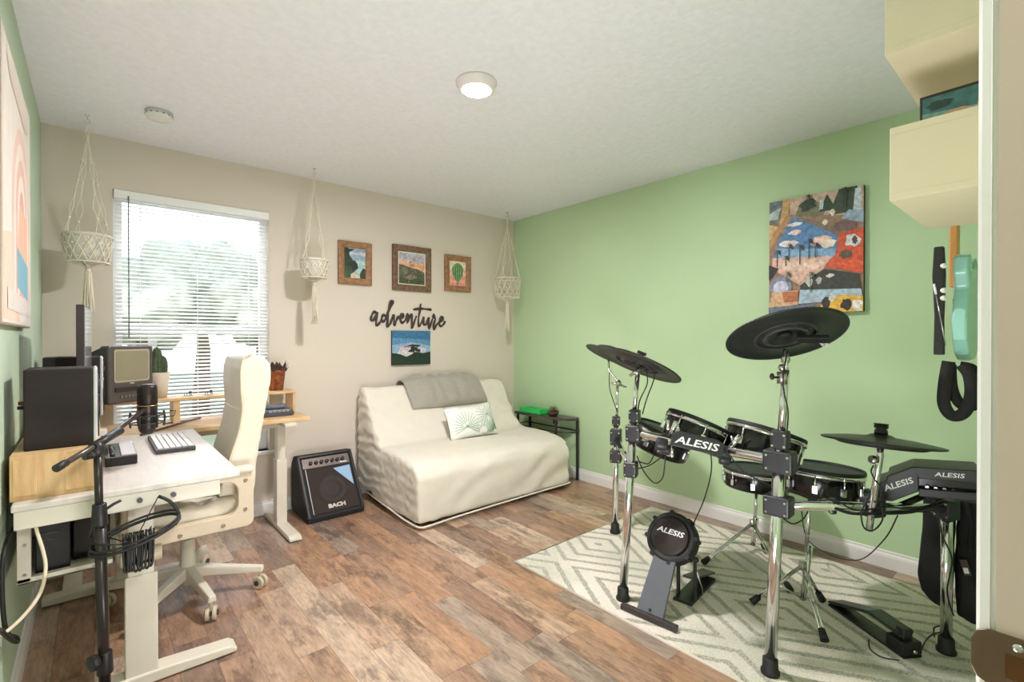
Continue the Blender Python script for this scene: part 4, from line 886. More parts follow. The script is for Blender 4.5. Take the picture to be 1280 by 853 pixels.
def leaf(u0, v0, a, L_, spread=1.35, nb=17):
    for i in range(nb):
        aa = a-spread+2*spread*i/(nb-1); LL = L_*(1-.25*abs(i-nb/2)/(nb/2)); P = []
        for k, wd in ((.0, .004), (.4, .012), (.75, .011), (1, 0)):
            P.append((u0+LL*k*math.cos(aa)*.62, v0+LL*k*math.sin(aa), wd, aa))
        L1 = [(u-wd*math.sin(q)*.62, v+wd*math.cos(q)) for u, v, wd, q in P]; L2 = [(u+wd*math.sin(q)*.62, v-wd*math.cos(q)) for u, v, wd, q in P][:-1][::-1]
        def ok(p): return max(-.97, min(.97, p[0])), max(-.97, min(.97, p[1]))
        pts = [ok(p) for p in L1+L2]
        for s_ in (-1,):
            m0 = len(L1); 
            for k in range(3):
                q4 = [L1[k], L1[k+1], ([(P[j][0]+P[j][2]*math.sin(P[j][3])*.62, P[j][1]-P[j][2]*math.cos(P[j][3])) for j in range(4)])[k+1], ([(P[j][0]+P[j][2]*math.sin(P[j][3])*.62, P[j][1]-P[j][2]*math.cos(P[j][3])) for j in range(4)])[k]]
                q4 = [ok(p) for p in q4]; V = [b.v(pill(p[0], p[1], 1)+en*.0016) for p in q4]; b.f(V)
leaf(-.38, -.45, 1.5, 1.15, 2.0); leaf(.30, -.98, 1.4, 1.2, 1.3); leaf(.62, .20, 1.8, 1.0, 2.6); leaf(.95, -.75, 2.4, .9, 1.0)
b.build('leaf_print', None, cu)
# side table
st_ = thing('side_table', 'narrow black metal side table against the green wall beside the sofa', 'table', (3.12, 3.15, 0))
tp = [(3.225, 3.50), (3.225, 2.84), (3.16, 2.83), (3.09, 2.87), (3.05, 2.95), (3.04, 3.1), (3.05, 3.50)]
bt = mat('table_black', (44, 40, 38), .4)
b = MB(); b.prism([(x, y) for x, y in tp], .022, (0, 0, .528)); b.build('top', mat('table_top_dark', (70, 64, 58), .3), st_, bevel=.003)
b = MB(); b.tube([(x, y, .43) for x, y in tp], .006, 8, closed=True); b.build('lower_rail', bt, st_)
for x, y in ((3.215, 2.85), (3.06, 2.96), (3.06, 3.46), (3.215, 3.46)): MB().box((x-.009, y-.009, 0), (x+.009, y+.009, .53)).build('leg', bt, st_)
t = thing('green_box', 'bright green flat box on the black side table', 'box', (3.13, 3.30, .55))
b = MB(); b.box((3.065, 3.17, .550), (3.195, 3.44, .596)); b.build('lid', mat('bright_green', (40, 190, 90), .45, var=.04), t, bevel=.004)
MB().box((3.09, 3.26, .5965), (3.12, 3.36, .5975)).build('label_strip', mat('deep_green', (26, 140, 64), .5), t)
t = thing('potted_succulent', 'spiky small succulent in a dark bowl on the side table', 'potted plant', (3.12, 3.05, .55))
b = MB(); b.lathe([(0, 0), (.035, 0), (.052, .03), (.05, .042), (.044, .042), (0, .034)], (3.12, 3.05, .55), (0, 0, 1), 24, caps=False); b.build('bowl', mat('brown_bowl', (70, 46, 34), .5), t)
b = MB()
for i in range(46):
    a = i*2.4; e = .3+1.1*((i*7) % 10)/10; L_ = .05+.02*random.random(); p0 = Vector((3.12, 3.05, .588)); dd = Vector((math.cos(a)*math.cos(e), math.sin(a)*math.cos(e), math.sin(e)))
    b.cyl(p0+dd*.006, p0+dd*L_, .005, .0006, n=6)
b.build('leaves', mat('succulent_olive', (140, 128, 72), .7, rgb2=(92, 88, 56), scale=60), t)
ot = thing('wall_outlet', 'white wall outlet with a black plug on the green wall behind the side table', 'outlet', (XR, 3.14, .44))
MB().box((XR-.007, 3.10, .40), (XR-.0005, 3.175, .515)).build('cover_plate', white, ot, bevel=.002); MB().box((XR-.03, 3.115, .455), (XR-.007, 3.16, .50)).build('plug', black, ot, bevel=.004)

# ------------------------------------------------------------------ rug
def rug_mat():
    m = bpy.data.materials.new('chevron_rug'); m.use_nodes = True; nt = m.node_tree; N = nt.nodes; L = nt.links; b = N['Principled BSDF']; b.inputs['Roughness'].default_value = .95
    t = N.new('ShaderNodeTexCoord'); s3 = N.new('ShaderNodeSeparateXYZ')
    nz = N.new('ShaderNodeTexNoise'); nz.inputs['Scale'].default_value = 60; L.new(t.outputs['Object'], nz.inputs[0])
    va = N.new('ShaderNodeVectorMath'); va.operation = 'MULTIPLY_ADD'; L.new(nz.outputs['Color'], va.inputs[0]); va.inputs[1].default_value = (.02, .02, 0); L.new(t.outputs['Object'], va.inputs[2]); L.new(va.outputs[0], s3.inputs[0])
    def mth(op, a, b_=None):
        n = N.new('ShaderNodeMath'); n.operation = op
        for i, q in enumerate((a, b_)):
            if q is None: continue
            if isinstance(q, (int, float)): n.inputs[i].default_value = q
            else: L.new(q, n.inputs[i])
        return n.outputs[0]
    # diamonds nested in a zigzag: distance to the cell centre line in each cell of .64 x .64
    ax = mth('ABSOLUTE', mth('SUBTRACT', mth('FRACT', mth('DIVIDE', mth('ADD', s3.outputs[0], .1), .66)), .5))
    ay = mth('ABSOLUTE', mth('SUBTRACT', mth('FRACT', mth('DIVIDE', mth('ADD', s3.outputs[1], .18), 1.0)), .5))
    dsum = mth('ADD', mth('MULTIPLY', ax, .66*1.25), mth('MULTIPLY', ay, 1.0*.75))
    f = mth('FRACT', mth('DIVIDE', dsum, .12)); e = mth('ABSOLUTE', mth('SUBTRACT', f, .5))
    mr = N.new('ShaderNodeMapRange'); mr.inputs['From Min'].default_value = .11; mr.inputs['From Max'].default_value = .19; L.new(e, mr.inputs['Value'])
    n2 = N.new('ShaderNodeTexNoise'); n2.inputs['Scale'].default_value = 1.7; n2.inputs['Detail'].default_value = 3; L.new(t.outputs['Object'], n2.inputs[0])
    base = N.new('ShaderNodeValToRGB'); cr = base.color_ramp; cr.elements[0].position = .38; cr.elements[0].color = lin((202, 200, 184)); cr.elements[1].position = .54; cr.elements[1].color = lin((230, 220, 208)); L.new(n2.outputs[0], base.inputs[0])
    n3 = N.new('ShaderNodeTexNoise'); n3.inputs['Scale'].default_value = 170; n3.inputs['Detail'].default_value = 2; L.new(t.outputs['Object'], n3.inputs[0])
    ln = N.new('ShaderNodeValToRGB'); ln.color_ramp.elements[0].position = .3; ln.color_ramp.elements[0].color = lin((150, 148, 134)); ln.color_ramp.elements[1].position = .7; ln.color_ramp.elements[1].color = lin((194, 190, 176)); L.new(n3.outputs[0], ln.inputs[0])
    mx_ = N.new('ShaderNodeMix'); mx_.data_type = 'RGBA'; L.new(mr.outputs[0], mx_.inputs[0]); L.new(ln.outputs[0], mx_.inputs[6]); L.new(base.outputs[0], mx_.inputs[7])
    sp_ = N.new('ShaderNodeValToRGB'); sp_.color_ramp.elements[0].position = .3; sp_.color_ramp.elements[0].color = (.8, .8, .78, 1); sp_.color_ramp.elements[1].position = .6; sp_.color_ramp.elements[1].color = (1.04, 1.04, 1.03, 1); L.new(n3.outputs[0], sp_.inputs[0])
    mm = N.new('ShaderNodeMix'); mm.data_type = 'RGBA'; mm.blend_type = 'MULTIPLY'; mm.inputs[0].default_value = 1; L.new(mx_.outputs[2], mm.inputs[6]); L.new(sp_.outputs[0], mm.inputs[7]); L.new(mm.outputs[2], b.inputs['Base Color'])
    bp = N.new('ShaderNodeBump'); bp.inputs['Strength'].default_value = .6; bp.inputs['Distance'].default_value = .004; L.new(n3.outputs[0], bp.inputs['Height']); L.new(bp.outputs[0], b.inputs['Normal'])
    return m
rg = thing('area_rug', 'cream and sage rug with chevron lines under the drum kit', 'rug', (2.4, 1.05, 0))
MB().box((1.772, .09, .0005), (3.09, 2.022, .010)).build('pile', rug_mat(), rg, bevel=.003)
b = MB(); b.tube([(1.766, .084, .005), (1.766, 2.028, .005), (3.096, 2.028, .005), (3.096, .084, .005)], .006, 6, closed=True); b.build('border', mat('rug_binding', (226, 216, 200), .9), rg)
RZ = .010
# ------------------------------------------------------------------ electronic drum kit
Al, Bl, Cl, Dl = (2.507, 1.904), (1.894, 1.392), (1.885, .729), (2.538, .327)
rk = thing('drum_rack', 'chrome four-legged tube rack that carries the electronic drums', 'drum rack', (2.2, 1.1, 0))
clm = mat('clamp_black', (38, 38, 42), .4, var=.05)
def pole(name, p, z0, z1, r=.019, top=None):
    b = MB(); t_ = top or p; b.cyl((p[0], p[1], z0), (t_[0], t_[1], z1), r, n=24); return b.build(name, chrome, rk)
def foot(p):
    b = MB(); b.lathe([(.032, 0), (.033, .01), (.027, .02), (.026, .055), (.021, .06), (0, .06)], (p[0], p[1], RZ), (0, 0, 1), 24); b.build('rubber_foot', blackm, rk)
for p in (Al, Bl, Cl, Dl): foot(p)
Bt, Ct = (1.921, 1.354), (1.896, .700)
At = (2.512, 1.897)
pole('leg', Al, RZ+.03, .70, .019, At); pole('leg', Bl, RZ+.03, .86, .019, (1.921, 1.354)); pole('leg', Cl, RZ+.03, .86, .021, (1.896, .702)); pole('leg', Dl, RZ+.03, .58, .019)
def clamp(c, s_=(.032, .032, .035), rz=0):
    b = MB(); M_ = Matrix.Translation(c) @ Matrix.Rotation(rz, 4, 'Z'); b.box((-s_[0], -s_[1], -s_[2]), s_, M_); o = b.build('clamp', clm, rk, bevel=.008, seg=3)
    for dz in (-.6, .6):
        for dx in (-.7, .7): 
            p = M_@Vector((-s_[0]-.001, dx*s_[1], dz*s_[2])); d = M_.to_3x3()@Vector((-1, 0, 0)); MB().cyl(p, p+d*.004, .0045, n=8).build('bolt', chrome, o)
    return o
clamp((1.922, 1.352, .80), (.034, .034, .038), .4); clamp((1.924, 1.349, .88), (.025, .025, .03), .4); clamp((1.913, 1.362, .63), (.030, .030, .036), .4)
clamp((1.896, .702, .795), (.034, .05, .04), .05); clamp((1.897, .700, .875), (.025, .028, .034), .05); clamp((1.893, .705, .635), (.034, .045, .036), .05)
clamp((2.51, 1.9, .62), (.034, .034, .05), .5); clamp((2.51, 1.9, .50), (.04, .034, .04), .5); clamp((2.51, 1.9, .72), (.024, .024, .03), .5)
b = MB(); p1 = Vector((2.47, 1.86, .60)); p2 = Vector((1.945, 1.385, .64)); b.cyl(p1, p2, .019, n=24); b.build('side_rail', chrome, rk)
# front rail bending outward, with the branded plate
fr = [Vector((1.925, 1.32, .80)), Vector((1.935, 1.2, .793)), Vector((1.955, 1.05, .785)), Vector((1.955, .95, .782)), Vector((1.93, .84, .79)), Vector((1.90, .74, .795))]
b = MB(); b.tube(smooth_path(fr, 6), .019, 20); b.build('front_rail', chrome, rk)
Vv = lambda u, v: (Fv + Rv*((u-640)/FPX) - Uv*((v-426.5)/FPX)).normalized()
a_, b_ = at(841, 548, d=1.97), at(905, 562, d=1.93); xx = (b_-a_).normalized(); vv = Vv(870, 556); yy = vv.cross(xx).normalized()*-1
if yy.z < 0: yy = -yy
nn = xx.cross(yy)
if nn.dot(vv) > 0: nn = -nn
b = MB(); L_ = (b_-a_).length; o_ = (a_+b_)/2
pts = [(-L_/2, -.030), (L_/2, -.030), (L_/2, .020), (L_/2-.03, .032), (-L_/2+.02, .034), (-L_/2, .02)]
V0 = [b.v(o_+xx*u+yy*v+nn*.0) for u, v in pts]; V1 = [b.v(o_+xx*u+yy*v-nn*.05) for u, v in pts]; b.f(V0); b.f(V1[::-1])
for i in range(6): b.f([V0[i], V0[(i+1) % 6], V1[(i+1) % 6], V1[i]])
b.build('branded_plate', clm, rk, bevel=.004)
text('ALESIS', .041, logo_w, o_+nn*.0015-xx*.006+yy*-.002, xx, yy, rk, wide=1.42)
for u, v, d_, s_ in ((827, 556, 2.06, .022), (905, 566, 1.98, .022), (906, 575, 1.975, .020), (832, 562, 2.06, .018)):
    c_ = at(u, v, d=d_); b = MB(); b.cyl(c_-xx*s_, c_+xx*s_, .028 if s_ > .02 else .022, n=20); b.build('joint', clm, rk, bevel=.004)
for u, v in ((835, 536), (840, 570), (848, 545), (915, 556)):
    c_ = at(u, v, d=2.03); b = MB(); b.cyl(c_, c_+Vector((0, 0, .035)), .006, n=10); b.ball(c_, .009, n=8); b.build('wing_bolt', chrome, rk)
# lower right rail C-D
b = MB(); q1, q2 = Vector((1.91, .69, .635)), Vector((2.538, .327, .575)); b.cyl(q1, q2, .017, n=24); b.build('side_rail', chrome, rk)
mid = q1.lerp(q2, .28); clamp(mid, (.012, .012, .03), -.5); mid2 = q1.lerp(q2, .52); clamp(mid2, (.035, .03, .034), -.5); clamp((2.538, .327, .575), (.03, .03, .04), -.5)
# cymbal posts
def tube(name, pts, r, m_=chrome): b = MB(); b.tube(pts, r, 16); return b.build(name, m_, rk)
crash_c = Vector((1.939, .705, 1.264))
tube('cymbal_post', [(1.897, .700, .86), (1.901, .685, 1.13)], .013); tube('cymbal_post', [(1.901, .685, 1.10), at(982, 436, d=1.76)], .0085)
c_ = at(978, 472, d=1.765); b = MB(); b.cyl(c_-Vector((0, 0, .022)), c_+Vector((0, 0, .02)), .018); b.ball(c_+Vector((0, 0, .035)), .014, n=12); b.build('tilter', steel, rk)
b = MB(); b.cyl(c_, at(966, 472, d=1.75), .004); w_ = at(965, 471, d=1.75); b.ball(w_, .009, (1, 1, 1.4), 8); b.build('wing_nut', black, rk)
c_ = at(982, 449, d=1.765); b = MB(); b.ball(c_, .016, (1, 1, 1.3), 12); b.build('tilter', steel, rk)
tube('cymbal_post', [(1.921, 1.354, .86), at(797, 468, d=2.28)], .011); 
c_ = at(796, 466, d=2.27); b = MB(); b.ball(c_, .016, n=12); b.cyl(at(787, 470, d=2.27), at(806, 458, d=2.26), .008); b.build('tilter', steel, rk)
tube('cymbal_post', [(2.512, 1.897, .70), at(772, 482, d=3.08)], .010); tube('cymbal_arm', [at(780, 484, d=3.06), at(773, 478, d=3.07), at(761, 463, d=3.06), at(760, 447, d=3.05)], .007)
c_ = at(773, 479, d=3.07); b = MB(); b.ball(c_, .020, n=12); b.cyl(at(764, 479, d=3.07), at(783, 484, d=3.06), .006); b.build('tilter', steel, rk)
hh_c = at(1101, 550, d=1.81); hb = at(1086, 664, d=1.80)
tube('cymbal_post', [hb, at(1100, 570, d=1.805), hh_c], .0115)
c_ = at(1092, 575, d=1.79); b = MB(); b.lathe([(.013, -.012), (.016, 0), (.013, .012)], c_, (Rv*-1+Vector((0, 0, .2))), 16); b.build('tilter', steel, rk)
# hex mounts for the toms
for (u1, v1, d1, u2, v2, d2) in ((838, 545, 2.03, 845, 528, 2.0), (912, 560, 1.97, 925, 545, 1.95), (800, 548, 2.3, 815, 552, 2.36), (1020, 612, 2.2, 1040, 635, 1.95)):
    tube('tom_mount', [at(u1, v1, d=d1), at(u2, v2, d=d2)], .010)

def frame_at(u, v, away, roll):
    """up-axis of a disc seen at photo spot u, v: leaning away from the camera, rolled clockwise"""
    V_ = Vv(u, v); V_ = Vector((V_.x, V_.y, 0)).normalized(); R_ = Vector((V_.y, -V_.x, 0))
    n = V_*math.sin(away)+(Vector((0, 0, 1))*math.cos(roll)+R_*math.sin(roll))*math.cos(away); return n.normalized(), V_, R_
def cymbal(label, u, v, d_, r, away, roll, logo=None, bell=True, two=False):
    n, V_, R_ = frame_at(u, v, away, roll); c = at(u, v, d=d_)
    t = thing('cymbal_pad', label, 'cymbal', c, 'black rubber cymbal pads')
    prof = [(.012, .012), (.03, .014), (.045, .006), (r*.55, .001), (r*.93, -.009), (r, -.012), (r, -.016), (r*.985, -.018), (r*.93, -.015), (r*.60, -.012), (r*.56, -.016), (r*.50, -.016), (r*.47, -.013), (r*.40, -.013), (r*.38, -.018), (r*.30, -.018), (r*.27, -.008), (.012, -.004)]
    b = MB(); b.lathe(prof, c, n, 64, caps=False); b.lathe([(.012, .012), (.012, -.004)], c, n, 24, caps=False); b.build('pad', cymm, t)
    b = MB(); b.lathe([(r*.52, -.0165), (r*.52, -.0185), (r*.49, -.0185), (r*.49, -.0165)], c, n, 48, caps=False); b.lathe([(r*.37, -.0185), (r*.37, -.021), (r*.31, -.021), (r*.31, -.0185)], c, n, 48, caps=False); b.build('bell_ring', dkgrey, t)
    b = MB(); b.lathe([(.022, -.022), (.022, -.006), (.012, .0), (.010, .02), (.014, .022), (.014, .034), (0, .036)], c, n, 20); b.build('felt', blackm, t)
    b = MB(); X = n.cross(V_).normalized(); Mx = Matrix.Translation(c+n*.036) @ Matrix((X, n.cross(X), n)).transposed().to_4x4(); b.box((-.022, -.004, 0), (.022, .004, .014), Mx); b.build('wing_nut', black, t, bevel=.003)
    if logo:
        uu, vv_, sz, rot = logo; 
        # printed on the underside
        O = c+(R_*uu*r+V_*vv_*r); O = O-n*((O-c).dot(n))-n*.0175
        X = (R_-n*R_.dot(n)).normalized(); Y = (-n).cross(X); X2 = X*math.cos(rot)+Y*math.sin(rot); text('ALESIS', sz, logo_w, O, X2, (-n).cross(X2), t, wide=1.2)
    return t, c, n, V_, R_
t, c, n, V_, R_ = cymbal('large crash cymbal pad tilted high on the post nearest the camera, before the collage canvas', 980, 416, 1.80, .204, math.radians(24), math.radians(-14), logo=(.56, .52, .034, -1.25))
b = MB(); X = R_; O = c-n*.024+R_*.085; M_ = Matrix.Translation(O) @ Matrix((R_, n.cross(R_), n)).transposed().to_4x4(); b.box((-.05, -.022, -.012), (.05, .022, .006), M_); b.build('trigger_box', black, t, bevel=.004)
cymbal('tilted cymbal pad on the front left post, overlapping the one behind it', 798, 452, 2.28, .208, math.radians(14), math.radians(22))
cymbal('cymbal pad farthest back, half hidden behind the front left one', 769, 444, 3.05, .190, math.radians(12), math.radians(22))
t, c, n, V_, R_ = cymbal('nearly level hi-hat pad with a black clutch, right of the snare pads', 1101, 548, 1.81, .190, math.radians(6.5), math.radians(1.5))
b = MB(); b.lathe([(.022, .010), (.020, .03), (.016, .034), (.022, .05), (.024, .054), (.012, .05), (0, .05)], c, n, 20); b.build('clutch', black, t)
b = MB(); b.lathe([(.07, -.034), (.13, -.030), (.15, -.022), (.13, -.018), (0, -.02)], c, n, 40); b.build('lower_pad', blackm, t)

def drum(label, u, v, d_, r, away, roll, h_=.075, lugs=8, dark=False, name='tom_pad', cat='drum'):
    n, V_, R_ = frame_at(u, v, away, roll); c = at(u, v, d=d_)
    t = thing(name, label, cat, c, 'black electronic drum pads')
    b = MB(); b.lathe([(r*.93, 0), (r*.95, -.012), (r*.95, -h_+.01), (r*.92, -h_), (r*.5, -h_-.004), (0, -h_-.004)], c, n, 56, caps=False); b.build('shell', blackg, t)
    b = MB(); b.lathe([(r*.99, -.004), (r*1.0, .006), (r*.985, .014), (r*.95, .014), (r*.94, .004)], c, n, 56, caps=False); b.build('rubber_rim', blackm, t)
    b = MB(); b.lathe([(r*.95, -.003), (r*1.01, -.003), (r*1.015, -.013), (r*1.01, -.018), (r*.96, -.018)], c, n, 56, caps=False); b.build('hoop', chrome, t)
    b = MB(); b.lathe([(r*.945, .003), (r*.5, .003), (0, .003)], c, n, 48, caps=False); b.build('head', mesh_h, t)
    X = R_-n*R_.dot(n); X.normalize(); Y = n.cross(X)
    for i in range(lugs):
        a = 2*PI*(i+.35)/lugs; d2 = X*math.cos(a)+Y*math.sin(a); b = MB(); b.cyl(c+d2*r*1.01+n*-.002, c+d2*r*.985-n*(h_*.72), .0035, n=8)
        M_ = Matrix.Translation(c+d2*r*.965-n*h_*.62) @ Matrix((d2, n.cross(d2), n)).transposed().to_4x4(); b.box((-.006, -.009, -.016), (.010, .009, .016), M_); b.build('lug', chrome, t)
    return t, c, n, V_, R_
drum('tom pad above the branded rack plate, tilted to the right', 873, 530, 2.17, .141, math.radians(14), math.radians(21), .105, 8)
drum('tom pad just left of the tallest front post, tilted to the right', 957, 541, 2.09, .158, math.radians(14), math.radians(14), .11, 8)
drum('tom pad half hidden behind the front left post', 832, 540, 2.5, .150, math.radians(1), math.radians(20), .11, 8)
t, c, n, V_, R_ = drum('larger pad with a level mesh head right of the tallest front post', 1025, 586, 2.24, .176, math.radians(4.5), math.radians(2), .11, 10)
O = c+R_*.15-n*.095; b = MB(); M_ = Matrix.Translation(O) @ Matrix((R_, V_, Vector((0, 0, 1)))).transposed().to_4x4() @ Matrix.Rotation(-.4, 4, 'Y'); b.box((-.07, -.07, -.035), (.05, -.01, .025), M_); b.build('trigger_box', black, t, bevel=.008)
drum('low snare pad on a tripod stand behind the tallest front post', 946, 588, 2.82, .182, math.radians(3), math.radians(2), .10, 10)

# tripod stands
def tripod(label, base, top, feet, zc, group='chrome tripod stands'):
    t = thing('tripod_stand', label, 'stand', (base[0], base[1], RZ), group)
    b = MB(); b.cyl((base[0], base[1], RZ+.03), (top[0], top[1], top[2]*.55), .0125, n=16); b.build('tube', chrome, t)
    b = MB(); b.cyl((base[0]+(top[0]-base[0])*.5, base[1]+(top[1]-base[1])*.5, top[2]*.5), top, .009, n=16); b.build('upper_tube', chrome, t)
    b = MB(); b.cyl((base[0], base[1], zc-.02), (base[0], base[1], zc+.02), .018, n=14); b.ball((base[0]-.025, base[1]-.01, zc+.005), .009, n=8); b.build('collar', steel, t)
    for f in feet:
        f = Vector((f[0], f[1], RZ+.012)); k = Vector((base[0], base[1], zc)); d = (f-k).normalized(); s_ = d.cross(Vector((0, 0, 1))).normalized()*.007
        b = MB(); b.cyl(k+s_, f-d*.02+s_, .0045, n=8); b.cyl(k-s_, f-d*.02-s_, .0045, n=8); o = b.build('leg', chrome, t)
        b = MB(); b.cyl((base[0], base[1], RZ+.035), k.lerp(f, .5), .004, n=8); b.build('brace', chrome, t)
        b = MB(); b.cyl(f-d*.045, f+d*.0, .014, .017, n=10); b.build('rubber_foot', blackm, t)
    # basket arms below the drum
    for a in (0, 2.1, 4.2): 
        b = MB(); tp_ = Vector(top); b.tube([tp_, tp_+Vector((.08*math.cos(a), .08*math.sin(a), .008)), tp_+Vector((.13*math.cos(a), .13*math.sin(a), .03))], .005, 8); b.build('basket_arm', chrome, t)
    return t
f1 = [at(879, 704, z=.02), at(958, 690, z=.02), at(988, 739, z=.02)]
tripod('chrome tripod stand under the low snare pad, farther from the camera', (2.90, 1.22), (2.915, 1.205, .365), [(p.x, p.y) for p in f1], .17)
f2 = [at(939, 754, z=.02), at(1028, 751, z=.02), at(1031, 802, z=.02)]
tripod('chrome tripod stand behind the tallest front post, nearer the camera', (2.47, .815), (2.50, .795, .53), [(p.x, p.y) for p in f2], .20)

# kick tower
kt = thing('kick_drum_pad', 'round black kick pad on a grey slanted tower with a cross bar', 'kick pad', (1.9, 1.25, RZ))
p1, p2 = at(777, 757, z=.025), at(847, 787, z=.025)
b = MB(); ax_ = (p2-p1).normalized(); cr_ = ax_.cross(Vector((0, 0, 1))); M_ = Matrix.Translation((p1+p2)/2) @ Matrix((ax_, cr_, Vector((0, 0, 1)))).transposed().to_4x4(); b.box((-(p2-p1).length/2, -.013, -.013), ((p2-p1).length/2, .013, .013), M_); b.build('floor_bar', mat('brown_black_bar', (52, 44, 44), .4), kt, bevel=.004)
kc_ = Vector((2.03, 1.227, .322)); base = (p1+p2)/2+Vector((.004, 0, .006))
up = (kc_-base).normalized(); vk = Vv(838, 672); nk = Vector((-.93, -.12, .33)).normalized(); nk = (nk-up*nk.dot(up)).normalized(); rt = up.cross(nk).normalized()
if rt.dot(Rv) < 0: rt = -rt
b = MB(); P = []
for s_, w2, o2 in ((0, .062, 0), (.29, .050, 0)): P += [base+up*s_-rt*w2, base+up*s_+rt*w2]
V0 = [b.v(p) for p in (P[0], P[1], P[3], P[2])]; V1 = [b.v(p-nk*.02) for p in (P[0], P[1], P[3], P[2])]; b.f(V0); b.f(V1[::-1])
for i in range(4): b.f([V0[i], V0[(i+1) % 4], V1[(i+1) % 4], V1[i]])
b.build('tower', mat('grey_tower', (92, 94, 100), .4, var=.04), kt, bevel=.004)
b = MB(); b.lathe([(.0, -.07), (.095, -.07), (.110, -.065), (.116, -.05), (.116, .0), (.111, .010), (.094, .014), (.090, .008), (0, .008)], kc_-nk*.01, nk, 56, caps=False); b.build('pad', blackm, kt)
b = MB(); b.lathe([(.086, .0), (.086, .018), (.082, .021), (0, .021)], kc_-nk*.008, nk, 48, caps=False); b.build('front_plate', mat('brown_black_plate', (44, 34, 32), .4), kt)
for i in range(8):
    a = i*PI/4+.2; p = kc_+(rt*math.cos(a)+up*math.sin(a))*.114-nk*.015; b = MB(); b.cyl(p-nk*.045, p+nk*.016, .010, n=10); b.build('lug', blackm, kt)
for a in (1.2, 3.6, 5.4): p = kc_+(rt*math.cos(a)+up*math.sin(a))*.06+nk*.013; MB().cyl(p, p+nk*.003, .006, n=10).build('screw', black, kt)
text('ALESIS', .033, logo_w, kc_+nk*.0138+up*.018, rt, up, kt, wide=1.35)
b = MB(); q = at(812, 762, d=2.08); b.cyl(base+up*.02-rt*.0, base+up*.02+nk*.004, .006, n=10); b.build('bolt', black, kt)
# kick pedal
kp_ = thing('kick_pedal', 'black kick drum pedal on the rug behind the kick pad tower', 'pedal', (2.15, 1.18, RZ))
b = MB(); c_ = at(862, 748, z=.02); M_ = Matrix.Translation((c_.x, c_.y, RZ)) @ Matrix.Rotation(math.radians(8), 4, 'Z')
b.box((-.05, -.03, 0), (.27, .06, .012), M_); b.build('base_plate', black, kp_, bevel=.002)
for yy_ in (-.025, .055): 
    b = MB(); b.box((-.01, yy_-.006, .01), (.012, yy_+.006, .21), M_); b.build('post', black, kp_, bevel=.003)
b = MB(); b.cyl(M_@Vector((0, -.04, .2)), M_@Vector((0, .07, .2)), .006); b.ball(M_@Vector((0, -.03, .2)), .014, n=10); b.build('axle', black, kp_)
b = MB(); P = [(.02, -.012, .10), (.30, -.018, .03), (.30, .048, .03), (.02, .042, .10)]; V0 = [b.v(M_@Vector(p)) for p in P]; V1 = [b.v(M_@(Vector(p)-Vector((0, 0, .01)))) for p in P]; b.f(V0); b.f(V1[::-1])
for i in range(4): b.f([V0[i], V0[(i+1) % 4], V1[(i+1) % 4], V1[i]])
b.build('footboard', dkgrey, kp_, bevel=.002)
b = MB(); b.cyl(M_@Vector((0, .015, .2)), M_@Vector((-.05, .015, .30)), .004); b.cyl(M_@Vector((-.062, .015, .30)), M_@Vector((-.035, .015, .30)), .02); b.build('beater', black, kp_)
b = MB(); b.tube([M_@Vector(p) for p in ((.01, -.03, .14), (.05, -.04, .05), (.06, -.04, .02))], .003, 6); b.build('spring', steel, kp_)
# hi-hat pedal
hp = thing('hi_hat_pedal', 'black wedge hi-hat controller pedal on the rug right of the tripod stands', 'pedal', (2.45, .5, RZ))
hd = (Vector((2.60, .73, 0))-Vector((2.40, .43, 0))).normalized(); hs = Vector((hd.y, -hd.x, 0)); hb_ = Vector((2.415, .445, RZ))
M_ = Matrix.Translation(hb_) @ Matrix((hd, -hs, Vector((0, 0, 1)))).transposed().to_4x4()
b = MB(); b.box((-.05, -.04, 0), (.33, .04, .010), M_); b.build('base_plate', black, hp, bevel=.002)
b = MB(); b.box((-.05, -.042, .01), (.03, .042, .06), M_); b.build('housing', black, hp, bevel=.006)
b = MB(); b.box((-.03, -.02, .06), (.005, .02, .10), M_); b.build('hinge_block', mat('pedal_grey', (46, 46, 48), .4), hp, bevel=.003)
b = MB(); pf_ = [(-.02, .088), (.12, .094), (.33, .022), (.34, .012), (.32, .012), (.12, .080), (-.02, .074)]
b.prism(pf_, .07, M_@Vector((0, .035, 0)), M_.to_3x3()@Vector((1, 0, 0)), Vector((0, 0, 1)))
o = b.build('footboard', mat('pedal_tread', (40, 44, 42), .35), hp, bevel=.002); 
for v in o.data.vertices: pass
b = MB(); b.cyl(M_@Vector((-.05, .0, .03)), M_@Vector((-.062, .0, .03)), .006); b.build('jack', chrome, hp)

# module, hung bag
md = thing('drum_module', 'black drum sound module on the rack at the far right', 'drum module', at(1155, 610, d=1.85))
S_ = 1.83/FPX
o_ = at(1155, 610, d=1.80); V_ = Vv(1155, 610); V_ = Vector((V_.x, V_.y, 0)).normalized(); R_ = Vector((V_.y, -V_.x, 0)); Z_ = Vector((0, 0, 1))
def pxp(pts): return [((u-1155)*S_, -(v-610)*S_) for u, v in pts]
b = MB(); b.prism(pxp([(1101, 624), (1108, 614), (1118, 608), (1119, 602), (1144, 586), (1150, 590), (1150, 616), (1124, 634), (1108, 635)]), -.17, o_, R_, Z_); b.build('side_housing', mat('module_black', (44, 42, 44), .45), md, bevel=.004)
b = MB(); b.prism(pxp([(1144, 586), (1202, 581), (1211, 590), (1211, 594), (1150, 600), (1147, 592)]), -.17, o_, R_, Z_); b.build('top_housing', mat('module_black', (44, 42, 44), .45), md, bevel=.003)
b = MB(); b.prism(pxp([(1150, 612), (1211, 606), (1211, 616), (1150, 622)]), -.17, o_, R_, Z_); b.build('lower_housing', black, md, bevel=.003)
